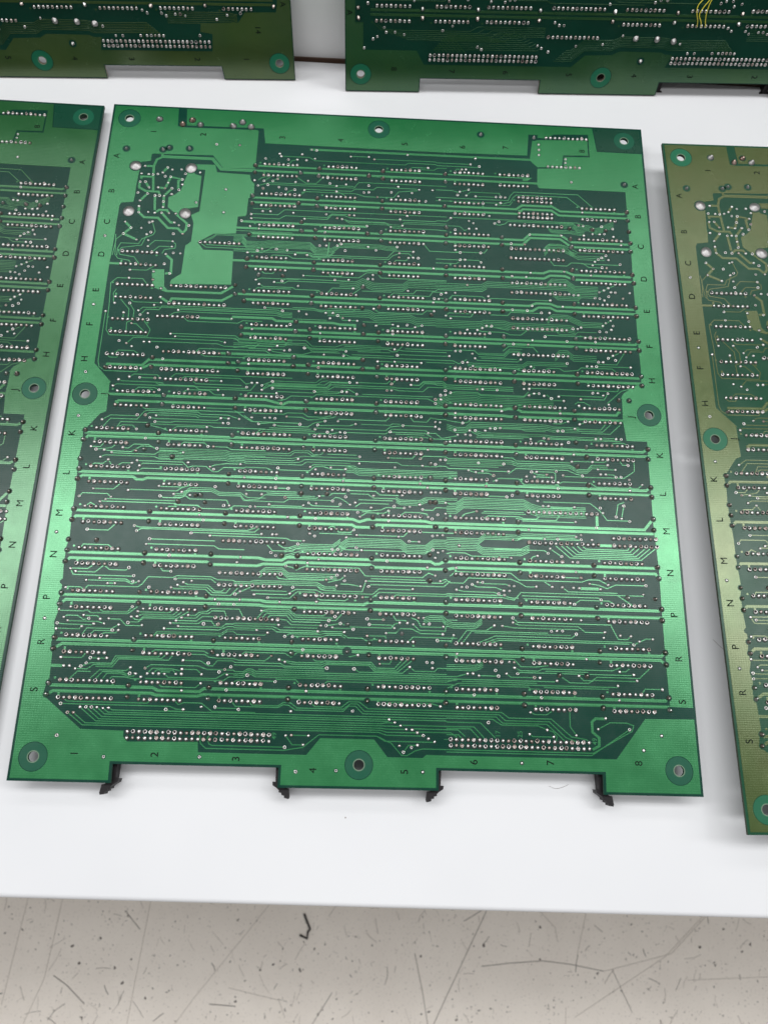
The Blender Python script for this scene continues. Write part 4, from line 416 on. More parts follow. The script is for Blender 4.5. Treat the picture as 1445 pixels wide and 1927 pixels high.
328.4),(186.9,328.4),(210.3,328.4),(213.1,330.9),(232.7,330.9),(239.8,337.5),(245.0,339.3)]),(0.42,[(127.2,325.8),(128.8,327.0),(140.4,327.0),(143.5,324.5),
(148.2,324.5),(152.1,327.3),(186.5,327.3),(186.9,327.3),(211.5,327.4),(214.7,329.7),(233.6,329.7),(242.3,337.1),(248.8,338.1),(250.2,339.2)]),(0.42,[(159.1,
325.3),(161.5,324.4),(180.3,324.4),(184.2,325.5)]),(0.42,[(166.7,334.0),(186.5,334.0),(186.9,334.0),(199.1,333.9),(203.5,338.4)]),(0.42,[(171.8,335.4),
(192.0,335.4),(195.1,338.0)]),(0.42,[(174.1,336.7),(188.9,336.7),(191.6,338.5)]),(0.42,[(186.9,334.8),(197.5,334.8),(201.1,338.5)]),(0.42,[(186.9,337.5),
(192.2,337.5),(193.4,338.7)]),(0.42,[(231.6,334.4),(234.2,335.1),(235.8,337.2),(235.3,339.2)]),(0.42,[(223.7,336.4),(225.1,337.4),(234.5,337.4)]),(0.42,
[(242.0,326.0),(241.9,332.8),(244.5,336.4)]),(0.42,[(224.4,327.0),(226.3,327.9),(231.6,327.9),(234.2,326.2)]),(0.42,[(254.4,333.5),(259.9,330.6),(267.3,
330.6),(270.4,331.6),(269.6,334.0),(251.7,343.8),(186.9,343.8)]),(0.42,[(268.4,333.4),(250.9,344.8),(186.9,344.8)]),(0.42,[(274.9,317.9),(276.8,315.5),
(284.5,315.5)]),(0.32,[(58.6,88.2),(62.7,85.7),(64.5,83.7),(104.6,83.7)]),(0.32,[(58.6,87.4),(62.7,84.8),(64.5,82.9),(104.6,82.9)]),(0.32,[(58.6,84.9),
(62.7,82.4),(64.5,80.4),(104.6,80.4)]),(0.32,[(132.6,70.4),(135.0,71.8),(154.9,71.8),(157.3,72.5),(162.8,72.5),(164.4,70.5),(187.2,70.5)]),(0.32,[(132.6,
71.3),(135.0,72.7),(154.9,72.7),(157.3,73.5),(162.8,73.5),(164.4,71.5),(181.0,71.5),(181.4,71.5),(194.2,71.5),(196.9,74.1),(199.4,72.8)]),(0.32,[(73.6,
83.7),(78.3,83.7),(80.8,86.9),(89.4,86.9),(91.7,86.1),(114.4,86.1),(117.6,89.2),(123.9,89.2),(124.5,84.8)]),(0.32,[(73.6,84.5),(78.3,84.5),(80.8,87.7),
(89.4,87.7),(91.7,86.9),(114.4,86.9),(117.6,90.0),(123.9,90.0),(124.5,85.7)]),(0.32,[(73.6,85.3),(78.3,85.3),(80.8,88.5),(89.4,88.5),(91.7,87.8),(114.4,
87.8),(117.6,90.9),(123.9,90.9),(124.5,86.5)]),(0.32,[(73.6,86.2),(78.3,86.2),(80.8,89.4),(89.4,89.4),(91.7,88.6),(114.4,88.6),(117.6,91.7),(123.9,91.7),
(124.5,87.3)]),(0.32,[(73.6,87.0),(78.3,87.0),(80.8,90.2),(89.4,90.2),(91.7,89.4),(114.4,89.4),(117.6,92.5),(123.9,92.5),(124.5,88.2)]),(0.32,[(73.6,87.8),
(78.3,87.8),(80.8,91.0),(89.4,91.0),(91.7,90.2),(114.4,90.2),(117.6,93.3),(123.9,93.3),(124.5,89.0)]),(0.32,[(123.9,90.0),(127.8,87.9),(130.0,85.7),(152.0,
85.7),(155.2,86.5),(160.7,86.5)]),(0.32,[(123.9,90.8),(127.8,88.7),(130.0,86.5),(152.0,86.5),(155.2,87.3),(160.7,87.3)]),(0.32,[(123.9,91.6),(127.8,89.6),
(130.0,87.4),(152.0,87.4),(155.2,88.1),(160.7,88.1)]),(0.32,[(123.9,92.4),(127.8,90.4),(130.0,88.2),(152.0,88.2),(155.2,88.9),(160.7,88.9)]),(0.32,[(242.8,
69.8),(244.7,71.3),(254.4,71.3),(259.2,72.2),(262.4,72.2)]),(0.32,[(242.8,70.6),(244.7,72.2),(254.4,72.2),(259.2,73.1),(262.4,73.1)]),(0.32,[(242.8,71.5),
(244.7,73.0),(254.4,73.0),(259.2,73.9),(262.4,73.9)]),(0.32,[(249.0,66.3),(256.3,66.3),(258.6,68.5),(264.3,67.2),(269.0,69.3),(274.1,66.7),(278.7,64.3)]),
(0.32,[(249.0,67.1),(256.3,67.1),(258.6,69.3),(264.3,68.1),(269.0,70.2),(274.1,67.5),(278.7,65.2)]),(0.32,[(249.0,68.0),(256.3,68.0),(258.6,70.2),(264.3,
68.9),(269.0,71.1),(274.1,68.4),(278.7,66.1)]),(0.32,[(249.0,68.9),(256.3,68.9),(258.6,71.0),(264.3,69.8),(269.0,71.9),(274.1,69.3),(278.7,66.9)]),(0.32,
[(249.0,69.7),(256.3,69.7),(258.6,71.9),(264.3,70.6),(269.0,72.8),(274.1,70.1),(278.7,67.8)]),(0.32,[(240.2,83.5),(242.8,80.3),(249.2,80.3),(254.5,84.7),
(257.7,85.9)]),(0.32,[(240.2,84.6),(242.8,81.3),(249.2,81.3),(254.5,85.7),(257.7,86.9)]),(0.32,[(240.2,85.6),(242.8,82.3),(249.2,82.3),(254.5,86.7),(257.7,
88.0)]),(0.32,[(74.0,92.3),(112.9,92.3),(116.1,94.4),(122.8,94.4),(125.5,92.8),(127.7,90.3)]),(0.32,[(74.0,93.2),(112.9,93.2),(116.1,95.2),(122.8,95.2),
(125.5,93.6),(127.7,91.2)]),(0.32,[(131.0,109.1),(139.5,109.1),(142.9,107.0),(144.8,107.7),(148.4,109.4),(164.2,109.4),(166.9,106.9),(187.1,106.9)]),(0.32,
[(131.0,110.2),(139.5,110.2),(142.9,108.1),(144.8,108.7),(148.4,110.4),(164.2,110.4),(166.9,108.0),(181.1,108.0),(181.8,107.7),(205.6,107.7),(208.5,105.7),
(251.3,105.7),(255.8,108.9),(267.3,108.9)]),(0.32,[(131.0,111.3),(139.5,111.3),(142.9,109.2),(144.8,109.8),(148.4,111.5),(164.2,111.5),(166.9,109.0),(181.1,
109.0),(181.5,109.0),(205.6,108.8),(208.5,106.8),(251.3,106.8),(255.8,109.9),(267.3,109.9)]),(0.32,[(131.0,112.3),(139.5,112.3),(142.9,110.3),(144.8,110.9),
(148.4,112.6),(164.2,112.6),(166.9,110.1),(181.1,110.1),(181.8,109.8),(205.6,109.8),(208.5,107.8),(251.3,107.8),(255.8,110.9),(267.3,110.9)]),(0.32,[(131.0,
113.4),(139.5,113.4),(142.9,111.3),(144.8,112.0),(148.4,113.6),(164.2,113.6),(166.9,111.2),(181.1,111.2),(181.9,110.8),(205.6,110.8),(208.5,108.8),(251.3,
108.8),(255.8,112.0),(267.3,112.0)]),(0.32,[(125.5,125.8),(146.9,125.8),(150.0,127.7),(168.3,127.7),(171.4,129.3),(187.1,129.3)]),(0.32,[(125.5,126.9),
(146.9,126.9),(150.0,128.7),(168.3,128.7),(171.4,130.3),(181.2,130.3),(181.9,130.0),(204.9,130.0),(206.5,129.0),(217.8,129.0),(220.2,130.0),(251.0,130.0),
(254.2,130.9)]),(0.32,[(125.5,127.9),(146.9,127.9),(150.0,129.8),(168.3,129.8),(171.4,131.4),(181.2,131.4),(182.0,131.0),(204.9,131.0),(206.5,130.0),(217.8,
130.0),(220.2,131.0),(251.0,131.0),(254.2,131.9)]),(0.32,[(125.5,129.0),(146.9,129.0),(150.0,130.8),(168.3,130.8),(171.4,132.4),(181.2,132.4),(182.0,132.0),
(204.9,132.0),(206.5,131.0),(217.8,131.0),(220.2,132.0),(251.0,132.0),(254.2,132.9)]),(0.32,[(125.5,130.0),(146.9,130.0),(150.0,131.9),(168.3,131.9),(171.4,
133.4),(181.2,133.4),(182.0,133.0),(204.9,133.0),(206.5,132.0),(217.8,132.0),(220.2,133.0),(251.0,133.0),(254.2,133.9)]),(0.32,[(78.6,146.2),(104.0,146.2),
(106.2,145.1),(115.2,145.1),(118.3,148.1),(130.3,148.1),(134.0,146.6),(153.5,146.6)]),(0.32,[(78.6,148.0),(104.0,148.0),(106.2,146.9),(115.2,146.9),(118.3,
149.9),(130.3,149.9),(134.0,148.5),(153.5,148.5)]),(0.32,[(78.6,149.0),(104.0,149.0),(106.2,147.8),(115.2,147.8),(118.3,150.9),(130.3,150.9),(134.0,149.4),
(153.5,149.4)]),(0.32,[(99.6,168.6),(121.5,168.6),(124.4,166.1),(127.3,165.6)]),(0.32,[(99.6,170.4),(121.5,170.4),(124.4,167.9),(127.3,167.4)]),(0.32,[(240.7,
105.0),(243.2,102.3),(250.7,102.3),(255.5,106.2),(267.8,106.2)]),(0.32,[(240.7,105.9),(243.2,103.3),(250.7,103.3),(255.5,107.2),(267.8,107.2)]),(0.32,[(240.7,
106.9),(243.2,104.2),(250.7,104.2),(255.5,108.1),(267.8,108.1)]),(0.32,[(242.8,111.7),(246.0,114.9),(256.7,114.9),(258.4,113.0),(265.8,113.0)]),(0.32,[(242.8,
110.7),(246.0,113.9),(256.7,113.9),(258.4,112.0),(265.8,112.0)]),(0.32,[(242.8,109.6),(246.0,112.9),(256.7,112.9),(258.4,110.9),(265.8,110.9)]),(0.32,[(239.8,
83.6),(242.0,80.9),(250.9,80.9),(258.2,85.1),(272.5,85.1)]),(0.32,[(239.8,85.8),(242.0,83.1),(250.9,83.1),(258.2,87.2),(272.5,87.2)]),(0.32,[(239.8,86.9),
(242.0,84.1),(250.9,84.1),(258.2,88.3),(272.5,88.3)]),(0.32,[(239.8,88.0),(242.0,85.2),(250.9,85.2),(258.2,89.4),(272.5,89.4)]),(0.32,[(181.6,134.0),(204.9,
134.0),(206.5,133.0),(217.8,133.0),(220.2,134.0),(251.0,134.0),(254.2,134.9)]),(0.32,[(239.8,126.5),(242.8,124.0),(250.5,124.0),(258.4,127.9),(269.0,127.9)]),
(0.32,[(239.8,127.4),(242.8,124.9),(250.5,124.9),(258.4,128.9),(269.0,128.9)]),(0.32,[(239.8,128.4),(242.8,125.8),(250.5,125.8),(258.4,129.8),(269.0,129.8)]),
(0.32,[(239.8,129.3),(242.8,126.8),(250.5,126.8),(258.4,130.7),(269.0,130.7)]),(0.32,[(242.4,131.8),(245.9,135.5),(253.9,135.5),(255.6,133.7),(265.4,133.7)]),
(0.32,[(203.5,148.3),(216.6,148.3),(219.5,145.3),(226.2,145.3)]),(0.32,[(203.5,150.3),(216.6,150.3),(219.5,147.3),(226.2,147.3)]),(0.32,[(242.9,148.1),
(245.5,145.0),(249.5,145.0),(252.6,147.6),(264.6,147.6)]),(0.32,[(242.9,149.2),(245.5,146.1),(249.5,146.1),(252.6,148.7),(264.6,148.7)]),(0.32,[(242.9,
150.2),(245.5,147.1),(249.5,147.1),(252.6,149.8),(264.6,149.8)]),(0.32,[(242.9,151.3),(245.5,148.2),(249.5,148.2),(252.6,150.8),(264.6,150.8)]),(0.32,[(197.8,
153.9),(200.6,154.2),(226.0,154.2),(228.4,152.2),(249.1,152.2)]),(0.32,[(197.8,154.9),(200.6,155.2),(226.0,155.2),(228.4,153.2),(249.1,153.2)]),(0.32,[(197.8,
155.8),(200.6,156.1),(226.0,156.1),(228.4,154.1),(249.1,154.1)]),(0.32,[(181.7,175.6),(188.7,172.5),(202.4,172.5),(204.3,173.4),(241.1,173.4)]),(0.32,[(181.7,
176.5),(188.7,173.5),(202.4,173.5),(204.3,174.4),(241.1,174.4)]),(0.32,[(181.7,177.5),(188.7,174.4),(202.4,174.4),(204.3,175.3),(241.1,175.3)]),(0.32,[(181.7,
178.4),(188.7,175.3),(202.4,175.3),(204.3,176.2),(241.1,176.2)]),(0.32,[(181.7,179.3),(188.7,176.3),(202.4,176.3),(204.3,177.2),(241.1,177.2)]),(0.32,[(181.7,
180.3),(188.7,177.2),(202.4,177.2),(204.3,178.1),(241.1,178.1)]),(0.32,[(47.6,207.0),(79.7,207.0),(81.9,207.7),(88.3,207.7),(88.7,207.7),(110.0,207.5),
(112.8,205.7),(120.0,205.7),(122.2,207.6),(124.3,207.5)]),(0.32,[(47.6,207.9),(79.7,207.9),(81.9,208.5),(88.4,208.5),(88.8,208.5),(110.8,208.6),(112.9,
206.7),(119.3,206.7),(121.5,208.3),(125.8,207.4),(127.1,205.8)]),(0.32,[(47.6,208.7),(79.7,208.7),(81.9,209.4),(99.0,209.4)]),(0.32,[(47.6,209.5),(79.7,
209.5),(81.9,210.2),(88.5,210.2),(89.2,209.9),(111.6,209.9),(117.2,208.6),(144.6,208.6)]),(0.32,[(47.6,210.4),(79.7,210.4),(81.9,211.1),(88.6,211.1),(89.0,
211.1),(112.4,211.1),(114.8,210.1)]),(0.32,[(47.6,211.2),(79.7,211.2),(81.9,211.9),(88.6,211.9),(89.3,212.2),(112.5,212.2),(116.0,211.6),(118.1,210.2),
(163.1,210.2),(165.3,211.5),(175.3,211.5)]),(0.32,[(47.6,212.1),(79.7,212.1),(81.9,212.7),(88.7,212.7),(89.6,213.2),(116.8,213.2),(118.9,211.5),(140.2,
211.5)]),(0.32,[(56.9,230.0),(61.1,230.0),(64.3,226.6),(74.7,226.6),(78.4,228.5),(88.5,228.5),(91.8,230.7),(100.6,230.7)]),(0.32,[(56.9,230.9),(61.1,230.9),
(64.3,227.5),(74.7,227.5),(78.4,229.3),(88.5,229.3),(90.2,231.5),(91.2,232.1),(97.5,231.2),(100.1,229.0),(124.0,229.0)]),(0.32,[(56.9,231.7),(61.1,231.7),
(64.3,228.3),(74.7,228.3),(78.4,230.1),(88.5,230.1),(90.2,232.3),(90.6,232.3),(109.4,232.4),(111.5,230.8),(131.8,230.8),(133.8,229.1),(135.9,229.4),(138.7,
231.1),(140.8,232.6)]),(0.32,[(138.1,212.6),(141.7,212.6),(144.6,214.0),(192.2,214.0)]),(0.32,[(138.1,213.5),(141.7,213.5),(144.6,214.8),(192.2,214.8)]),
(0.32,[(138.1,214.3),(141.7,214.3),(144.6,215.7),(192.2,215.7)]),(0.32,[(138.1,215.2),(141.7,215.2),(144.6,216.5),(192.2,216.5)]),(0.32,[(138.1,216.0),
(141.7,216.0),(144.6,217.4),(192.2,217.4)]),(0.32,[(162.7,228.0),(164.9,229.3),(174.1,229.3),(176.9,227.7),(192.2,227.7)]),(0.32,[(162.7,228.9),(164.9,
230.1),(174.1,230.1),(176.9,228.5),(192.2,228.5)]),(0.32,[(162.7,229.7),(164.9,230.9),(174.1,230.9),(176.9,229.3),(186.6,229.3),(188.5,230.8),(191.5,230.8),
(195.2,227.9),(224.5,227.9),(227.8,229.9),(231.8,231.1),(254.4,231.1)]),(0.32,[(162.7,230.5),(164.9,231.7),(174.1,231.7),(176.9,230.2),(186.6,230.2),(187.0,
230.2),(191.5,230.0),(195.2,227.1),(224.5,227.1),(227.8,229.0),(231.8,230.2),(254.4,230.2)]),(0.32,[(189.0,171.5),(202.7,171.5),(204.6,172.4),(226.1,172.4),
(228.5,170.6),(233.9,169.9)]),(0.32,[(187.1,188.7),(191.7,190.2),(196.3,190.2),(199.4,187.2),(236.5,187.2),(240.4,188.1),(253.6,188.1)]),(0.32,[(187.1,
189.6),(191.7,191.1),(196.3,191.1),(199.4,188.2),(236.5,188.2),(240.4,189.0),(253.6,189.0)]),(0.32,[(187.1,190.5),(191.7,192.0),(196.3,192.0),(199.4,189.1),
(236.5,189.1),(240.4,189.9),(253.6,189.9)]),(0.32,[(187.1,191.4),(191.7,193.0),(196.3,193.0),(199.4,190.0),(236.5,190.0),(240.4,190.8),(253.6,190.8)]),
(0.32,[(201.4,191.6),(204.7,192.6),(236.3,192.6),(239.4,193.2),(270.4,193.2),(271.7,193.5)]),(0.32,[(201.4,192.5),(204.7,193.5),(236.3,193.5),(239.4,194.1),
(270.4,194.1),(271.7,194.4)]),(0.32,[(187.0,207.9),(219.0,207.9),(222.0,209.1),(247.5,209.1),(251.6,211.2),(256.2,211.2),(258.6,208.8),(266.5,208.8)]),
(0.32,[(187.0,208.8),(219.0,208.8),(222.0,209.9),(247.5,209.9),(251.6,212.1),(256.2,212.1),(258.6,209.7),(266.5,209.7)]),(0.32,[(187.0,231.7),(191.5,231.7),
(195.2,228.8),(224.5,228.8),(227.8,230.7),(231.8,231.9),(254.4,231.9)]),(0.32,[(187.0,233.4),(191.5,233.4),(195.2,230.5),(224.5,230.5),(227.8,232.4),(231.8,
233.7),(254.4,233.7)]),(0.32,[(187.0,234.3),(191.5,234.3),(195.2,231.4),(224.5,231.4),(227.8,233.3),(231.8,234.5),(254.4,234.5)]),(0.32,[(187.0,235.2),
(191.5,235.2),(195.2,232.2),(224.5,232.2),(227.8,234.2),(231.8,235.4),(254.4,235.4)]),(0.32,[(54.4,298.2),(56.2,295.9),(85.1,295.9),(87.7,293.9),(90.1,
293.9),(90.5,293.9),(100.8,294.0)]),(0.32,[(54.4,299.0),(56.2,296.7),(85.1,296.7),(87.7,294.8),(90.3,294.8),(92.0,296.1),(104.6,296.1),(105.7,295.0)]),
(0.32,[(111.1,255.3),(118.9,252.8),(133.4,252.8),(136.9,249.9)]),(0.32,[(111.1,256.1),(118.9,253.6),(133.4,253.6),(136.9,250.8)]),(0.32,[(111.1,257.0),
(118.9,254.4),(133.4,254.4),(136.9,251.6)]),(0.32,[(111.1,258.6),(118.9,256.1),(133.4,256.1),(136.9,253.2)]),(0.32,[(111.1,259.4),(118.9,256.9),(133.4,
256.9),(136.9,254.0)]),(0.32,[(137.0,251.9),(140.5,249.2),(165.3,249.2),(168.3,251.6),(177.0,251.6),(180.7,248.7),(186.6,248.7),(187.4,249.1),(202.3,249.1),
(205.2,246.7),(220.9,246.7),(223.4,245.8),(248.9,245.8)]),(0.32,[(137.0,252.7),(140.5,250.0),(165.3,250.0),(168.3,252.4),(177.0,252.4),(180.7,249.5),(186.6,
249.5),(187.4,249.9),(201.5,249.9),(204.2,251.8),(222.4,251.8),(226.4,249.8)]),(0.32,[(137.0,253.5),(140.5,250.8),(165.3,250.8),(168.3,253.2),(177.0,253.2),
(180.7,250.3),(186.6,250.3),(187.4,249.9),(202.3,249.9),(205.2,247.5),(220.9,247.5),(223.4,246.6),(248.9,246.6)]),(0.32,[(137.0,254.4),(140.5,251.7),(165.3,
251.7),(168.3,254.1),(177.0,254.1),(180.7,251.1),(186.6,251.1),(187.3,250.8),(201.5,250.8),(204.2,252.6),(222.4,252.6),(226.4,250.6)]),(0.32,[(137.0,255.2),
(140.5,252.5),(165.3,252.5),(168.3,254.9),(177.0,254.9),(180.7,251.9),(186.6,251.9),(187.3,251.6),(201.5,251.6),(204.2,253.4),(222.4,253.4),(226.4,251.4)]),
(0.32,[(137.0,256.0),(140.5,253.3),(165.3,253.3),(168.3,255.7),(177.0,255.7),(180.7,252.8),(186.6,252.8),(187.4,252.4),(201.5,252.4),(204.2,254.3),(222.4,
254.3),(226.4,252.3)]),(0.32,[(100.1,267.0),(102.8,264.7),(110.6,264.7),(113.6,267.0),(136.0,267.0)]),(0.32,[(100.1,267.9),(102.8,265.5),(110.6,265.5),
(113.6,267.9),(136.0,267.9)]),(0.32,[(100.1,268.7),(102.8,266.4),(110.6,266.4),(113.6,268.7),(136.0,268.7)]),(0.32,[(100.1,269.5),(102.8,267.2),(110.6,
267.2),(113.6,269.5),(136.0,269.5)]),(0.32,[(88.7,272.6),(95.8,272.6),(97.9,271.8),(127.0,271.8),(130.7,273.8),(134.3,273.8),(135.9,273.1)]),(0.32,[(88.7,
273.4),(95.8,273.4),(97.9,272.6),(127.0,272.6),(130.7,274.7),(134.3,274.7),(135.9,274.0)]),(0.32,[(176.4,286.1),(179.4,285.0),(185.1,285.0),(187.2,286.7),
(191.9,286.7)]),(0.32,[(176.4,287.0),(179.4,285.8),(185.1,285.8),(186.6,287.5),(187.3,287.2),(190.1,287.9),(200.2,287.9),(203.4,285.5)]),(0.32,[(176.4,
287.8),(179.4,286.6),(185.1,286.6),(186.6,288.3),(187.3,288.0),(190.1,288.7),(200.2,288.7),(203.4,286.3)]),(0.32,[(176.4,288.6),(179.4,287.4),(185.1,287.4),
(186.6,289.1),(187.3,288.8),(190.1,289.5),(200.2,289.5),(203.4,287.1)]),(0.32,[(92.0,314.3),(96.1,314.3),(98.1,312.9),(99.8,313.0),(101.6,314.0),(191.7,
314.0)]),(0.32,[(187.0,253.3),(201.5,253.3),(204.2,255.1),(222.4,255.1),(226.4,253.1)]),(0.32,[(187.0,247.4),(202.3,247.4),(205.2,245.0),(220.9,245.0),
(223.4,244.2),(248.9,244.2)]),(0.32,[(187.0,248.2),(202.3,248.2),(205.2,245.9),(220.9,245.9),(223.4,245.0),(248.9,245.0)]),(0.32,[(187.0,307.0),(200.0,
307.0),(203.5,305.3)]),(0.32,[(187.0,307.8),(200.0,307.8),(203.5,306.1)]),(0.32,[(187.0,309.4),(200.0,309.4),(203.5,307.8)]),(0.38,[(142.8,114.5),(158.2,
114.5)]),(0.38,[(107.8,132.8),(125.2,132.8)]),(0.38,[(143.8,132.8),(158.2,132.8)]),(0.38,[(134.8,147.5),(159.2,147.5)]),(0.38,[(165.8,147.5),(190.2,147.5)]),
(0.38,[(141.8,150.2),(158.2,150.2)]),(0.38,[(204.8,151.1),(223.2,151.1)]),(0.38,[(138.8,152.1),(160.2,152.1)]),(0.38,[(176.8,154.8),(191.2,154.8)]),(0.38,
[(144.8,174.1),(180.2,174.1)]),(0.38,[(144.8,190.5),(159.2,190.5),(160.0,189.7),(164.2,189.7)]),(0.38,[(99.8,194.2),(120.2,194.2)]),(0.38,[(161.8,195.1),
(176.2,195.1)]),(0.38,[(201.8,195.1),(225.2,195.1)]),(0.38,[(128.8,207.0),(143.2,207.0)]),(0.38,[(188.8,210.7),(212.5,210.7)]),(0.38,[(90.8,227.1),(115.2,
227.1)]),(0.38,[(100.8,228.1),(115.2,228.1)]),(0.38,[(144.8,229.9),(161.2,229.9)]),(0.38,[(204.8,233.6),(224.2,233.6)]),(0.38,[(203.8,234.5),(225.2,234.5)]),
(0.38,[(126.8,247.3),(142.2,247.3)]),(0.38,[(151.8,268.4),(177.2,268.4)]),(0.38,[(96.8,275.7),(113.2,275.7)]),(0.38,[(222.8,275.7),(240.2,275.7)]),(0.38,
[(112.8,292.2),(128.2,292.2)]),(0.38,[(199.8,292.2),(244.2,292.2)]),(0.38,[(231.8,308.7),(251.2,308.7)]),(0.38,[(102.8,311.4),(132.2,311.4)]),(0.38,[(169.8,
311.4),(187.2,311.4)]),(0.38,[(193.8,314.2),(227.7,314.2)]),(0.38,[(192.8,316.0),(223.9,316.0),(224.7,316.8),(228.9,316.8)]),(0.38,[(230.9,316.0),(260.2,
316.0)])]
LABELS=[('A',5.9,35.4),('B',6.1,58.7),('C',6.2,78.5),('1',24.1,17.8),('2',51.6,18.3),('D',5.9,98.8),('E',5.9,120.5),('F',5.4,140.5),('H',5.5,160.3),('J',17.8,
179.2),('K',5.0,200.7),('L',5.3,221.3),('M',4.9,241.4),('N',5.2,261.5),('P',5.1,281.7),('R',5.7,301.9),('S',5.8,322.8),('1',27.0,349.2),('2',61.1,348.9),
('3',96.0,349.8),('3',95.5,17.8),('4',128.1,17.8),('5',163.9,18.3),('6',196.3,18.5),('7',220.7,17.5),('8',264.1,17.5),('A',292.7,40.1),('B',292.8,60.1),
('C',293.0,79.6),('D',293.0,99.9),('E',293.1,119.7),('F',292.9,140.5),('H',292.5,160.3),('J',280.2,181.0),('K',293.2,201.4),('L',293.0,221.7),('M',293.1,
240.6),('N',293.2,261.2),('P',293.2,281.3),('R',293.6,301.5),('S',293.4,320.7),('6',199.0,348.8),('7',232.6,348.3),('8',271.6,347.6),('4',129.3,353.8),
('5',168.8,353.5)]
SMALL=[('49',111.7,339.9),('1',187.0,339.5),('17',209.7,336.7),('25',219.5,336.5),('49',252.6,338.8)]
POLY=[('P1',[(1,1),(36.0,-1.3),(36.3,1.3),(36.9,13.3),(39.8,14.0),(81.3,13.4),(81.9,14.1),(81.8,37.2),(81.7,39.7),(64.2,40.2),(58.1,32.1),(25.2,32.9),(24.7,
33.5),(24.7,37.7),(19.6,38.8),(19.1,46.9),(18.6,56.5),(18.8,59.5),(18.4,65.1),(12.1,65.9),(11.3,68.1),(10.9,98.1),(10.6,102.5),(10.6,162.5),(20.0,172.6),
(19.5,173.0),(19.8,188.6),(17.0,189.9),(11.7,197.3),(10.1,199.6),(10.5,205.0),(10.0,212.7),(10.3,223.2),(10.7,229.1),(10.6,241.6),(11.3,253.8),(10.4,257.5),
(10.4,265.6),(10.9,272.8),(9.7,273.9),(10.0,275.0),(11.0,275.7),(11.0,280.3),(10.2,283.8),(11.0,288.1),(9.9,292.8),(10.8,297.1),(10.0,302.4),(11.2,306.9),
(11.6,317.9),(10.8,318.6),(9.8,325.1),(11.5,326.3),(28.0,339.0),(46.6,339.3),(46.7,341.7),(48.6,343.8),(78.9,343.2),(79.4,347.5),(103.9,347.5),(126.0,347.5),
(131.7,340.3),(155.2,340.3),(161.2,347.6),(176.5,347.6),(178.1,346.2),(186.9,346.3),(261.8,346.1),(275.8,328.6),(297.8,328.2)]),('P2',[(40.9,1.0),(41.8,
12.5),(84.6,12.1),(86.1,22.0),(85.4,22.3),(187.2,22.9),(181.2,22.9),(232.6,22.3),(233.8,7.5),(239.1,7.5),(238.9,9.5),(243.5,9.8),(248.3,6.6),(268.0,5.7),
(268.1,21.5),(253.6,21.9),(252.8,29.8),(238.1,31.0),(237.6,42.2),(238.6,44.1),(286.8,44.1),(286.8,58.3),(286.7,83.0),(287.3,81.4),(286.9,98.0),(286.9,117.8),
(286.8,139.0),(287.1,153.3),(286.8,162.5),(283.5,163.5),(277.2,168.1),(275.9,170.3),(276.2,170.3),(275.8,183.5),(276.9,194.2),(287.2,194.2),(287.0,203.9),
(287.0,220.1),(286.8,239.8),(287.3,249.2),(287.7,260.0),(287.4,281.8),(287.3,299.0),(287.2,314.9),(287.4,304.1),(287.5,323.0),(297.9,323.2)]),('P3',[(48.4,
38.8),(59.9,38.4),(61.3,43.4),(79.2,44.0),(80.2,47.9),(82.1,49.9),(82.3,56.9),(79.6,59.6),(79.3,70.0),(78.7,71.1),(74.8,71.6),(74.6,82.3),(62.8,83.2),(54.9,
88.9),(58.3,93.4),(73.4,93.3),(74.2,94.0),(74.7,114.0),(43.0,115.0),(43.5,112.6),(48.3,108.5),(48.7,91.3),(52.1,88.5),(48.9,91.2),(51.5,88.6),(51.7,77.1),
(49.9,71.9),(54.1,69.3),(54.8,42.2),(50.5,42.0),(48.3,41.3)]),('P4',[(45.0,41.0),(48.8,42.6),(49.4,45.2),(53.1,46.3),(53.0,66.7),(48.0,67.8),(42.0,71.9),
(37.0,67.5),(36.7,61.1),(40.0,59.2),(42.9,56.2),(43.9,51.2),(45.2,46.3)]),('P5',[(235.9,11.3),(238.8,11.1),(267.3,9.7),(267.3,20.5),(253.1,20.9),(251.9,
29.0),(238.2,30.0),(235.4,27.1),(234.2,25.6),(234.2,23.6)]),('P6',[(32.8,106.7),(39.3,106.4),(40.3,116.6),(42.5,119.1),(39.4,118.7),(34.2,116.0)]),('outline',
[(0.0,0.0),(299.0,0.0),(299.0,360.8),(254.9,361.1),(255.7,352.7),(183.5,352.5),(183.4,360.8),(114.3,361.6),(114.5,353.0),(43.2,353.2),(44.0,361.0),(0.0,
360.8)])]
HOLES=[(9.7,9.5),(149.0,8.9),(288.5,8.9),(8.2,179.6),(289.4,179.6),(9.6,350.9),(148.9,351.1),(289.2,350.3)]
POLY = dict(POLY)
PITCH = 2.55
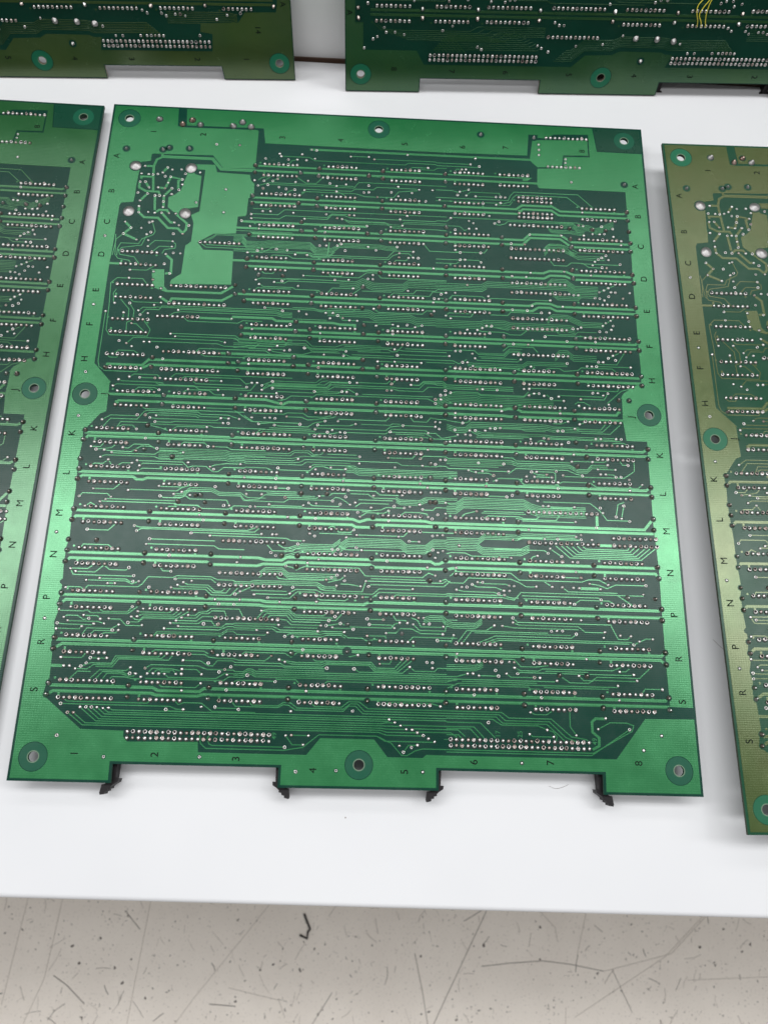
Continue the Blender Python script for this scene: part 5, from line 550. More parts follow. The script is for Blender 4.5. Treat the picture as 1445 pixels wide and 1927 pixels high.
# ---------------------------------------------------------------- materials
def mat(name, col, rough=0.5, metal=0.0, spec=0.5, coat=0.0):
    m = bpy.data.materials.new(name); m.use_nodes = True
    b = m.node_tree.nodes['Principled BSDF']
    b.inputs['Base Color'].default_value = (*col, 1); b.inputs['Roughness'].default_value = rough
    b.inputs['Metallic'].default_value = metal; b.inputs['Specular IOR Level'].default_value = spec
    b.inputs['Coat Weight'].default_value = coat
    return m
def nd(m, t, **kw):
    n = m.node_tree.nodes.new(t)
    for k, v in kw.items():
        if hasattr(n, k): setattr(n, k, v)
        else: n.inputs[k.replace('_', ' ')].default_value = v
    return n
def lk(m, a, b): m.node_tree.links.new(a, b)
def mix_col(m, fac, a, b):
    n = m.node_tree.nodes.new('ShaderNodeMix'); n.data_type = 'RGBA'
    for s, v in ((n.inputs[0], fac), (n.inputs[6], a), (n.inputs[7], b)):
        if isinstance(v, bpy.types.NodeSocket): lk(m, v, s)
        elif isinstance(v, (int, float)): s.default_value = v
        else: s.default_value = (*v, 1)
    return n.outputs[2]
def ramp(m, src, lo, hi):
    n = m.node_tree.nodes.new('ShaderNodeMapRange'); lk(m, src, n.inputs[0])
    n.inputs[1].default_value = lo; n.inputs[2].default_value = hi
    return n.outputs[0]
def board_mat(name, c1, c2, rough, metal, weave, spec=0.5, grime=(0.02, 0.04, 0.03), coat=0.0):
    """solder mask: mottled colour, smears of grime, the glass weave showing as fine relief"""
    m = mat(name, c1, rough, metal, spec, coat); b = m.node_tree.nodes['Principled BSDF']
    b.inputs['Coat IOR'].default_value = 1.9; b.inputs['Coat Roughness'].default_value = rough
    tc = nd(m, 'ShaderNodeTexCoord')
    n1 = nd(m, 'ShaderNodeTexNoise', Scale=28.0, Detail=4.0); lk(m, tc.outputs['Object'], n1.inputs['Vector'])
    n2 = nd(m, 'ShaderNodeTexNoise', Scale=70.0, Detail=6.0, Roughness=0.7); lk(m, tc.outputs['Object'], n2.inputs['Vector'])
    c = mix_col(m, ramp(m, n1.outputs[0], 0.35, 0.65), c1, c2)
    g = nd(m, 'ShaderNodeMath', operation='MULTIPLY'); lk(m, ramp(m, n2.outputs[0], 0.60, 0.78), g.inputs[0]); g.inputs[1].default_value = 0.12
    c = mix_col(m, g.outputs[0], c, grime); lk(m, c, b.inputs['Base Color'])
    r = nd(m, 'ShaderNodeMapRange'); lk(m, n2.outputs[0], r.inputs[0])
    r.inputs[1].default_value = 0.3; r.inputs[2].default_value = 0.7; r.inputs[3].default_value = rough - 0.04; r.inputs[4].default_value = rough + 0.07
    lk(m, r.outputs[0], b.inputs['Roughness'])
    wv = []
    for d, s in (('Y', 330.0), ('X', 290.0)):
        q = nd(m, 'ShaderNodeTexWave', wave_type='BANDS', bands_direction=d); q.inputs['Scale'].default_value = s
        q.inputs['Distortion'].default_value = 1.2; q.inputs['Detail'].default_value = 2.0; q.inputs['Detail Scale'].default_value = 0.6
        lk(m, tc.outputs['Object'], q.inputs['Vector']); wv.append(q)
    a = nd(m, 'ShaderNodeMath', operation='MULTIPLY_ADD'); lk(m, wv[1].outputs['Fac'], a.inputs[0]); a.inputs[1].default_value = 0.55; lk(m, wv[0].outputs['Fac'], a.inputs[2])
    bp = nd(m, 'ShaderNodeBump', Strength=weave, Distance=0.000013); lk(m, a.outputs[0], bp.inputs['Height']); lk(m, bp.outputs[0], b.inputs['Normal']); lk(m, bp.outputs[0], b.inputs['Coat Normal'])
    return m
M = {}
def set_mats(key, cu1, cu2, sub1, sub2, ring, edge, grime):
    M[key] = dict(
        copper=board_mat(key + '_mask_on_copper', cu1, cu2, 0.22, 0.40, 0.50, 0.50, grime, 0.30),
        base=board_mat(key + '_mask_on_laminate', sub1, sub2, 0.225, 0.0, 0.40, 0.25, grime),
        ring=board_mat(key + '_bare_laminate', ring, tuple(x * 1.2 for x in ring), 0.30, 0.0, 0.3, 0.25, ring),
        ring2=board_mat(key + '_bare_corner', tuple(x * 0.55 for x in ring), tuple(x * 0.65 for x in ring), 0.28, 0.0, 0.3, 0.3, ring),
        text=mat(key + '_etched_text', tuple(x * 0.10 for x in sub1), 0.7, 0.0, 0.15),
        edge=mat(key + '_laminate_edge', edge, 0.7))
set_mats('green', (0.015, 0.178, 0.052), (0.020, 0.202, 0.062), (0.0018, 0.034, 0.021), (0.0026, 0.041, 0.026), (0.006, 0.072, 0.038), (0.012, 0.060, 0.035), (0.012, 0.10, 0.035))
set_mats('dull', (0.020, 0.120, 0.034), (0.026, 0.136, 0.040), (0.0035, 0.032, 0.020), (0.0045, 0.038, 0.025), (0.008, 0.085, 0.045), (0.020, 0.065, 0.040), (0.02, 0.09, 0.03))
set_mats('olive', (0.052, 0.092, 0.013), (0.070, 0.092, 0.017), (0.008, 0.062, 0.028), (0.009, 0.050, 0.026), (0.010, 0.105, 0.050), (0.045, 0.060, 0.035), (0.09, 0.10, 0.04))
set_mats('dark', (0.030, 0.110, 0.030), (0.022, 0.095, 0.035), (0.004, 0.036, 0.022), (0.005, 0.046, 0.028), (0.010, 0.130, 0.065), (0.20, 0.17, 0.12), (0.02, 0.05, 0.02))
set_mats('brownish', (0.060, 0.105, 0.022), (0.048, 0.095, 0.026), (0.004, 0.036, 0.022), (0.005, 0.046, 0.028), (0.008, 0.120, 0.060), (0.24, 0.20, 0.14), (0.04, 0.05, 0.02))
def solder_mat(name, col, rough, dirt):
    m = mat(name, col, rough, 1.0); b = m.node_tree.nodes['Principled BSDF']
    tc = nd(m, 'ShaderNodeTexCoord'); n = nd(m, 'ShaderNodeTexNoise', Scale=900.0, Detail=3.0); lk(m, tc.outputs['Object'], n.inputs['Vector'])
    lk(m, mix_col(m, ramp(m, n.outputs[0], 0.50, 0.72), col, dirt), b.inputs['Base Color'])
    return m
SOLDER = solder_mat('solder', (0.58, 0.56, 0.54), 0.29, (0.34, 0.29, 0.27))
SOLDER_DULL = solder_mat('fluxed_solder', (0.40, 0.34, 0.31), 0.34, (0.14, 0.10, 0.08))
SOLDER_BLOB = solder_mat('blob_solder', (0.42, 0.405, 0.395), 0.50, (0.30, 0.285, 0.275))
RUST = solder_mat('rusty_solder', (0.55, 0.40, 0.34), 0.35, (0.20, 0.06, 0.03))
JOINT_SHADE = mat('painted_joint_shade', (0.008, 0.010, 0.008), 0.45, 0, 0.3)  # shade around pins and dark reflections in joint hollows, painted as colour
PLASTIC = mat('black_plastic', (0.007, 0.005, 0.006), 0.5, 0, 0.25)
YELLOW = mat('yellow_insulation', (0.72, 0.62, 0.05), 0.4)
CHIP = mat('black_epoxy', (0.02, 0.02, 0.022), 0.5)

# ---------------------------------------------------------------- mesh helpers (millimetres in, metres out)
class MB:
    def __init__(s): s.v = []; s.f = []; s.m = []; s.sm = []
    def add(s, vs, fs, mi=0, smooth=False):
        k = len(s.v); s.v += vs
        for f in fs: s.f.append([k + i for i in f]); s.m.append(mi); s.sm.append(smooth)
    def mesh(s, name, mats):
        me = bpy.data.meshes.new(name); me.from_pydata(s.v, [], s.f); me.update()
        for m in mats: me.materials.append(m)
        me.polygons.foreach_set('material_index', s.m); me.polygons.foreach_set('use_smooth', s.sm); me.update()
        return me
    def build(s, name, mats, parent=None, kind=None):
        if not isinstance(mats, (list, tuple)): mats = [mats]
        return link(name, s.mesh(name, mats), parent, kind)
def link(name, me, parent=None, kind=None, loc=None):
    o = bpy.data.objects.new(name, me); COL.objects.link(o)
    if parent: o.parent = parent
    if kind: o['kind'] = kind
    if loc: o.location = loc
    return o
def tag(o, label, cat, group=None):
    o['label'] = label; o['category'] = cat
    if group: o['group'] = group
    return o
def inside(p, poly):
    x, y = p; r = False; j = len(poly) - 1
    for i in range(len(poly)):
        xi, yi = poly[i]; xj, yj = poly[j]
        if (yi > y) != (yj > y) and x < (xj - xi) * (y - yi) / (yj - yi) + xi: r = not r
        j = i
    return r
def circle(c, r, n=32): return [(c[0] + r * math.cos(2 * math.pi * i / n), c[1] + r * math.sin(2 * math.pi * i / n)) for i in range(n)]
def area(p): return sum(p[i - 1][0] * p[i][1] - p[i][0] * p[i - 1][1] for i in range(len(p))) / 2
def prism(mb, poly, holes, z0, z1, sy, mi=0, mside=None, bottom=False):
    """flat sheet with thickness: poly with holes, sides going down to z0"""
    loops = [poly] + holes; vs = []; es = []
    for L in loops:
        k = len(vs); vs += [Vector(p) for p in L]; es += [(k + i, k + (i + 1) % len(L)) for i in range(len(L))]
    ov, oe, of = delaunay_2d_cdt(vs, es, [], 0, 1e-4)[:3]
    fs = []
    for f in of:
        c = (sum(ov[i][0] for i in f) / 3, sum(ov[i][1] for i in f) / 3)
        if inside(c, poly) and not any(inside(c, h) for h in holes):
            a = area([ov[i] for i in f]) * sy
            fs.append(list(f) if a > 0 else list(f)[::-1])
    P3 = lambda p, z: (p[0] / 1000, sy * p[1] / 1000, z / 1000)
    mb.add([P3(p, z1) for p in ov], fs, mi)
    if bottom: mb.add([P3(p, z0) for p in ov], [f[::-1] for f in fs], mi)
    for q, L in enumerate(loops):
        ccw = (area(L) * sy > 0) == (q == 0); n = len(L)
        v = [P3(p, z1) for p in L] + [P3(p, z0) for p in L]
        sd = [[i, n + i, n + (i + 1) % n, (i + 1) % n] for i in range(n)]
        mb.add(v, sd if ccw else [f[::-1] for f in sd], mi if mside is None else mside)
def ribbon(mb, pts, w, z0, z1, sy, mi=0):
    """one copper track: flat top, sloping flanks, mitred corners, clipped ends"""
    p = [Vector((a, sy * b)) for a, b in pts]
    q = [p[0]]
    for a in p[1:]:
        if (a - q[-1]).length > 0.05: q.append(a)
    p = q
    if len(p) < 2: return
    rows = []
    for i in range(len(p)):
        d0 = (p[i] - p[i - 1]).normalized() if i else None
        d1 = (p[i + 1] - p[i]).normalized() if i < len(p) - 1 else None
        d0 = d0 or d1; d1 = d1 or d0
        t = (d0 + d1)
        t = t.normalized() if t.length > 0.3 else d1
        n = Vector((-t.y, t.x)); k = 1 / max(0.55, n.dot(Vector((-d1.y, d1.x))))
        rows.append((p[i], n * k))
    vs = []
    for c, n in rows:
        for s, z in ((w / 2 + 0.035, z0), (w / 2, z1), (-w / 2, z1), (-w / 2 - 0.035, z0)):
            vs.append(((c.x + n.x * s) / 1000, (c.y + n.y * s) / 1000, z / 1000))
    fs = []
    for i in range(len(rows) - 1):
        a, b = 4 * i, 4 * i + 4
        for j in range(3): fs.append([a + j + 1, b + j + 1, b + j, a + j][::-1])
    fs += [[0, 1, 2, 3][::-1], [4 * len(rows) - 4 + j for j in range(4)]]
    mb.add(vs, fs, mi)
def disc(mb, c, r, z, sy, mi=0, n=20):
    vs = [(x / 1000, sy * y / 1000, z / 1000) for x, y in circle(c, r, n)]
    if sy < 0: vs = vs[::-1]
    mb.add(vs, [list(range(n))], mi)
def lathe(prof, n, jit=0.0, tilt=(0, 0), sq=0.0):
    """solder cone: list of (radius, height) in mm, closed on top"""
    vs = []; fs = []
    for r, z in prof:
        for i in range(n):
            a = 2 * math.pi * i / n; rr = r * (1 + jit * math.sin(2 * a + 1.3) + sq * math.cos(4 * a))
            vs.append(((rr * math.cos(a) + tilt[0] * z) / 1000, (rr * math.sin(a) + tilt[1] * z) / 1000, z / 1000))
    k = len(prof)
    for j in range(k - 1):
        for i in range(n): fs.append([j * n + i, j * n + (i + 1) % n, (j + 1) * n + (i + 1) % n, (j + 1) * n + i])
    fs.append([(k - 1) * n + i for i in range(n)])
    return vs, fs
PIN_SHAPES = []; CUP_SHAPES = []
for i in range(8):       # rounded joints over a clinched lead, and cupped ones with the lead end showing in the middle
    h = random.uniform(0.7, 1.0); t = (random.uniform(-.15, .15), random.uniform(-.1, .25))
    v, f = lathe([(0.84, 0.0), (0.80, h * 0.35), (0.66, h * 0.66), (0.44, h * 0.88), (0.18, h)], 12, 0.05, t)
    PIN_SHAPES.append(([(a, b * 1.22, c) for a, b, c in v], f))
    v, f = lathe([(0.94, 0.0), (0.92, 0.26), (0.82, 0.52), (0.66, 0.62), (0.50, 0.50), (0.40, 0.24), (0.34, 0.18)], 12, 0.06, (random.uniform(-.25, .25), random.uniform(-.05, .35)), 0.06)
    oy = random.uniform(0.08, 0.34) / 1000; ox = random.uniform(-0.16, 0.16) / 1000
    v = v[:36] + [(a + ox, b + oy, c) for a, b, c in v[36:]]
    CUP_SHAPES.append(([(a, b * 1.12, c) for a, b, c in v], f, [0] * 48 + [2 if i % 3 else 1] * (len(f) - 48)))  # dark reflections put into the colour of the inner faces
VIA_SHAPES = [lathe([(0.80, 0), (0.74, 0.16), (0.55, 0.36), (0.28, 0.46), (0.08, 0.48)], 10, 0.05) for i in range(2)]
VIA_SHAPES.append(lathe([(0.80, 0), (0.74, 0.14), (0.52, 0.22), (0.36, 0.12), (0.30, 0.02)], 10, 0.04) + ([0] * 30 + [2] * 11,))
BIG = lathe([(1.25, 0), (1.15, 0.3), (0.85, 0.75), (0.55, 1.15), (0.42, 1.5), (0.18, 1.58)], 14, 0.06, (0.12, 0.1))
PAD = lathe([(1.75, 0), (1.65, 0.35), (1.25, 0.9), (0.8, 1.3), (0.6, 1.7), (0.25, 1.8)], 16, 0.06, (0.1, 0.15))
BLOB = lathe([(3.1, 0), (2.95, 0.25), (2.3, 0.6), (1.4, 0.95), (0.7, 1.3), (0.25, 1.4)], 24, 0.04, (0.1, 0.2))
def put(mb, shape, x, y, z, sy, rot=0.0, s=1.0, mi=0):
    c, n = math.cos(rot), math.sin(rot)
    mb.add([((a * c - b * n) * s + x / 1000, (a * n + b * c) * s + sy * y / 1000, d * s + z / 1000) for a, b, d in shape[0]], shape[1], mi, True)
    if len(shape) > 2: mb.m[-len(shape[1]):] = [q or mi for q in shape[2]]
def shape_mesh(name, shape, m):
    mb = MB(); mb.add(shape[0], shape[1], 0, True); return mb.mesh(name, [m])
ME = {k: shape_mesh(k, s, m) for k, s, m in (('bus_via', BIG, SOLDER_DULL), ('bus_via_bright', BIG, SOLDER), ('pad', PAD, SOLDER_BLOB), ('rusty_pad', PAD, RUST), ('blob', BLOB, SOLDER_BLOB), ('lug', BIG, SOLDER_BLOB))}
TEXT_CACHE = {}
def text_mesh(s, size, m):
    key = (s, size, m.name)
    if key not in TEXT_CACHE:
        cu = bpy.data.curves.new('letter', 'FONT'); cu.body = s; cu.size = size / 1000; cu.align_x = 'CENTER'; cu.align_y = 'CENTER'; cu.offset = 0 if s in 'MR48AB14' else size / 1000 * 0.005; cu.extrude = 0.000012
        o = bpy.data.objects.new('letter_source', cu); COL.objects.link(o)
        bpy.context.view_layer.update()
        me = bpy.data.meshes.new_from_object(o.evaluated_get(bpy.context.evaluated_depsgraph_get())); me.materials.clear(); me.materials.append(m)
        bpy.data.objects.remove(o); TEXT_CACHE[key] = me
    return TEXT_CACHE[key]
def box(mb, x0, x1, y0, y1, z0, z1, sy=1, mi=0):
    y0, y1 = sorted((sy * y0, sy * y1))
    v = [(x / 1000, y / 1000, z / 1000) for z in (z0, z1) for x, y in ((x0, y0), (x1, y0), (x1, y1), (x0, y1))]
    mb.add(v, [[3, 2, 1, 0], [4, 5, 6, 7], [0, 1, 5, 4], [1, 2, 6, 5], [2, 3, 7, 6], [3, 0, 4, 7]], mi)
def clip(pts, lo, hi):
    """the stretch of a track between two x values"""
    out = [p for p in pts if lo <= p[0] <= hi]
    return out if len(out) == len(pts) or len(out) > 1 else []

# ---------------------------------------------------------------- the setting
def table_mat():
    m = mat('white_laminate', (0.70, 0.695, 0.70), 0.45, 0, 0.4); b = m.node_tree.nodes['Principled BSDF']
    tc = nd(m, 'ShaderNodeTexCoord')
    n = nd(m, 'ShaderNodeTexNoise', Scale=9.0, Detail=3.0); lk(m, tc.outputs['Object'], n.inputs['Vector'])
    c = mix_col(m, ramp(m, n.outputs[0], 0.4, 0.7), (0.70, 0.695, 0.70), (0.67, 0.667, 0.675))
    v = nd(m, 'ShaderNodeTexVoronoi', Scale=55.0); lk(m, tc.outputs['Object'], v.inputs['Vector'])
    s = nd(m, 'ShaderNodeMath', operation='LESS_THAN'); lk(m, v.outputs['Distance'], s.inputs[0]); s.inputs[1].default_value = 0.022
    k = nd(m, 'ShaderNodeTexNoise', Scale=17.0, Detail=1.0); lk(m, tc.outputs['Object'], k.inputs['Vector'])
    q = nd(m, 'ShaderNodeMath', operation='MULTIPLY'); lk(m, s.outputs[0], q.inputs[0]); lk(m, ramp(m, k.outputs[0], 0.52, 0.60), q.inputs[1])
    c = mix_col(m, q.outputs[0], c, (0.22, 0.18, 0.15)); lk(m, c, b.inputs['Base Color'])
    return m
TABLE = table_mat()
def rounded_slab(name, x0, x1, y0, y1, z0, z1, r, m):
    bm = bmesh.new(); bmesh.ops.create_cube(bm, size=1)
    for v in bm.verts: v.co = ((x0 + x1) / 2 + v.co.x * (x1 - x0), (y0 + y1) / 2 + v.co.y * (y1 - y0), (z0 + z1) / 2 + v.co.z * (z1 - z0))
    bmesh.ops.bevel(bm, geom=list(bm.edges), offset=r, segments=4, affect='EDGES', profile=0.5)
    me = bpy.data.meshes.new(name); bm.to_mesh(me); bm.free(); me.materials.append(m)
    for p in me.polygons: p.use_smooth = True
    return link(name, me)
table = rounded_slab('table_top', -0.75, 1.05, -0.4078, 0.0524, -0.030, 0.0, 0.0022, TABLE)
table.rotation_euler = (0, 0, -0.0075)
tag(table, 'white laminate table top with a thin rounded front edge, under all the circuit boards', 'table')
back = rounded_slab('back_panel', -0.75, 1.05, 0.0538, 0.0700, -0.030, 0.043, 0.0012, mat('white_panel', (0.86, 0.85, 0.84), 0.5))
mb = MB(); box(mb, -740, 1040, 52.9, 53.9, -6, 0.3); mb.build('seam', mat('brown_seam', (0.10, 0.055, 0.035), 0.7), back)
tag(back, 'low white panel along the back edge of the table, boards leaning on it', 'panel')
def floor_mat():
    m = mat('scuffed_vinyl', (0.50, 0.45, 0.39), 0.5, 0, 0.4); b = m.node_tree.nodes['Principled BSDF']
    tc = nd(m, 'ShaderNodeTexCoord'); O = tc.outputs['Object']
    n = nd(m, 'ShaderNodeTexNoise', Scale=14.0, Detail=6.0, Roughness=0.65); lk(m, O, n.inputs['Vector'])
    c = mix_col(m, ramp(m, n.outputs[0], 0.3, 0.7), (0.76, 0.69, 0.615), (0.83, 0.76, 0.68))
    f = nd(m, 'ShaderNodeTexNoise', Scale=420.0, Detail=2.0); lk(m, O, f.inputs['Vector'])
    c = mix_col(m, ramp(m, f.outputs[0], 0.62, 0.80), c, (0.30, 0.26, 0.23))
    for sc, th, kk, st in ((70.0, 0.085, 0.46, 1), (150.0, 0.13, 0.50, 1), (38.0, 0.06, 0.46, 1)):     # ground-in specks
        nz = nd(m, 'ShaderNodeTexNoise', Scale=sc * 4, Detail=2.0); lk(m, O, nz.inputs['Vector'])
        ad = nd(m, 'ShaderNodeMix', data_type='VECTOR'); ad.inputs[0].default_value = 0.006
        lk(m, O, ad.inputs[4]); lk(m, nz.outputs['Color'], ad.inputs[5])
        v = nd(m, 'ShaderNodeTexVoronoi', Scale=sc); lk(m, ad.outputs[1], v.inputs['Vector'])
        s = nd(m, 'ShaderNodeMath', operation='LESS_THAN'); lk(m, v.outputs['Distance'], s.inputs[0]); s.inputs[1].default_value = th
        k = nd(m, 'ShaderNodeTexNoise', Scale=sc * 0.35, Detail=1.0); lk(m, O, k.inputs['Vector'])
        q = nd(m, 'ShaderNodeMath', operation='MULTIPLY'); lk(m, s.outputs[0], q.inputs[0]); lk(m, ramp(m, k.outputs[0], kk, kk + 0.06), q.inputs[1])
        c = mix_col(m, q.outputs[0], c, (0.07, 0.055, 0.045))
    lk(m, c, b.inputs['Base Color'])
    return m
FZ = -0.70
mb = MB(); mb.add([(-3, -3, FZ), (3, -3, FZ), (3, 2, FZ), (-3, 2, FZ)], [[0, 1, 2, 3]])
floor = mb.build('floor', floor_mat(), None, 'structure')
SCR = mat('scratch_dirt', (0.10, 0.085, 0.078), 0.6); SCR2 = mat('faint_scratch', (0.42, 0.375, 0.335), 0.6)
for wd, mm_, pts in ((1.0, SCR, [(328, -490), (252, -634), (240, -655)]), (1.2, SCR, [(309, -573), (344, -569), (383, -566), (415, -569), (457, -576)]), (0.9, SCR2, [(457, -576), (540, -556), (603, -500)]),
                     (0.9, SCR2, [(-49, -638), (-30, -612), (30, -538), (60, -500)]), (1.0, SCR, [(229, -560), (238, -598), (246, -640)]), (0.8, SCR2, [(-234, -480), (-250, -621)]), (0.8, SCR2, [(-193, -480), (-205, -593), (-222, -640)]),
                     (1.4, SCR, [(-195, -590), (-178, -600), (-155, -619)]), (1.4, SCR, [(-11, -617), (20, -619)]), (1.0, SCR, [(110, -636), (132, -603)]), (0.8, SCR2, [(419, -625), (533, -559), (599, -500)]), (0.8, SCR2, [(557, -584), (658, -579), (700, -578)]),
                     (0.9, SCR, [(467, -574), (488, -619)]), (0.8, SCR2, [(-90, -500), (-104, -640)]), (1.0, SCR2, [(380, -510), (400, -530), (402, -545)]), (0.8, SCR2, [(440, -508), (425, -560)]), (1.2, SCR, [(-120, -520), (-100, -540)]), (0.9, SCR2, [(10, -600), (70, -612), (78, -630)])):
    mb = MB(); ribbon(mb, pts, wd * 0.55, FZ * 1000, FZ * 1000 + 0.3, 1); mb.build('scratch', mm_, floor)
rs = random.Random(31)
fine_sc = MB()
for i in range(620):       # the countless short scuffs and ground-in specks
    x = rs.uniform(-330, 760); y = rs.uniform(-760, -480); k = rs.random(); a = rs.gauss(1.75, 0.55) if k < 0.7 else rs.uniform(0, 3.14)
    L = rs.choice((3, 5, 7, 10, 14, 22)) * rs.uniform(0.6, 1.2); wd = rs.uniform(0.25, 0.75); b = rs.uniform(-0.25, 0.25)
    if i % 3 == 0: L = rs.uniform(0.8, 2.2); wd = rs.uniform(0.5, 1.2)
    q = [(x - math.cos(a) * L / 2, y - math.sin(a) * L / 2), (x + b * L * 0.2, y), (x + math.cos(a + b) * L / 2, y + math.sin(a + b) * L / 2)]
    ribbon(fine_sc, q, wd, FZ * 1000, FZ * 1000 + rs.uniform(0.12, 0.25), 1, 0 if i % 3 == 0 else rs.choice((0, 1, 1, 1)))
fine_sc.build('fine_scuffs', [SCR, SCR2], floor, 'stuff')
def tube(name, pts, r, m, parent=None, hand='AUTO'):
    cu = bpy.data.curves.new(name, 'CURVE'); cu.dimensions = '3D'; cu.bevel_depth = r; cu.bevel_resolution = 2; cu.resolution_u = 6; cu.use_fill_caps = True
    sp = cu.splines.new('BEZIER'); sp.bezier_points.add(len(pts) - 1)
    for p, q in zip(sp.bezier_points, pts): p.co = q; p.handle_left_type = p.handle_right_type = hand
    o = bpy.data.objects.new(name, cu); COL.objects.link(o); bpy.context.view_layer.update()
    me = bpy.data.meshes.new_from_object(o.evaluated_get(bpy.context.evaluated_depsgraph_get())); me.name = name
    bpy.data.objects.remove(o); me.materials.clear(); me.materials.append(m)
    return link(name, me, parent)
t = tube('black_thread', [(0.0945, -0.5195, FZ + .0016), (0.098, -0.527, FZ + .0020), (0.1025, -0.536, FZ + .0016), (0.1000, -0.539, FZ + .0018), (0.0995, -0.5465, FZ + .0018), (0.0905, -0.5425, FZ + .0016)], 0.0013, mat('black_scrap', (0.010, 0.007, 0.007), 0.5), None, 'VECTOR')
tag(t, 'short kinked black scrap of wire lying on the floor below the table edge', 'scrap')
HAIR = mat('hair', (0.20, 0.17, 0.15), 0.5)
t = tube('hair_strand', [(0.234, -0.3580, .0002), (0.237, -0.3590, .0002), (0.240, -0.3585, .0003), (0.243, -0.3572, .0002)], 0.00005, HAIR)
tag(t, 'fine curled hair on the white table below the right notch of the centre board', 'hair')
t = tube('hair_strand', [(0.3155, -0.290, .0002), (0.320, -0.2945, .0002), (0.3255, -0.298, .0002)], 0.00007, HAIR)
tag(t, 'fine straight hair on the white table between centre board and olive board', 'hair')

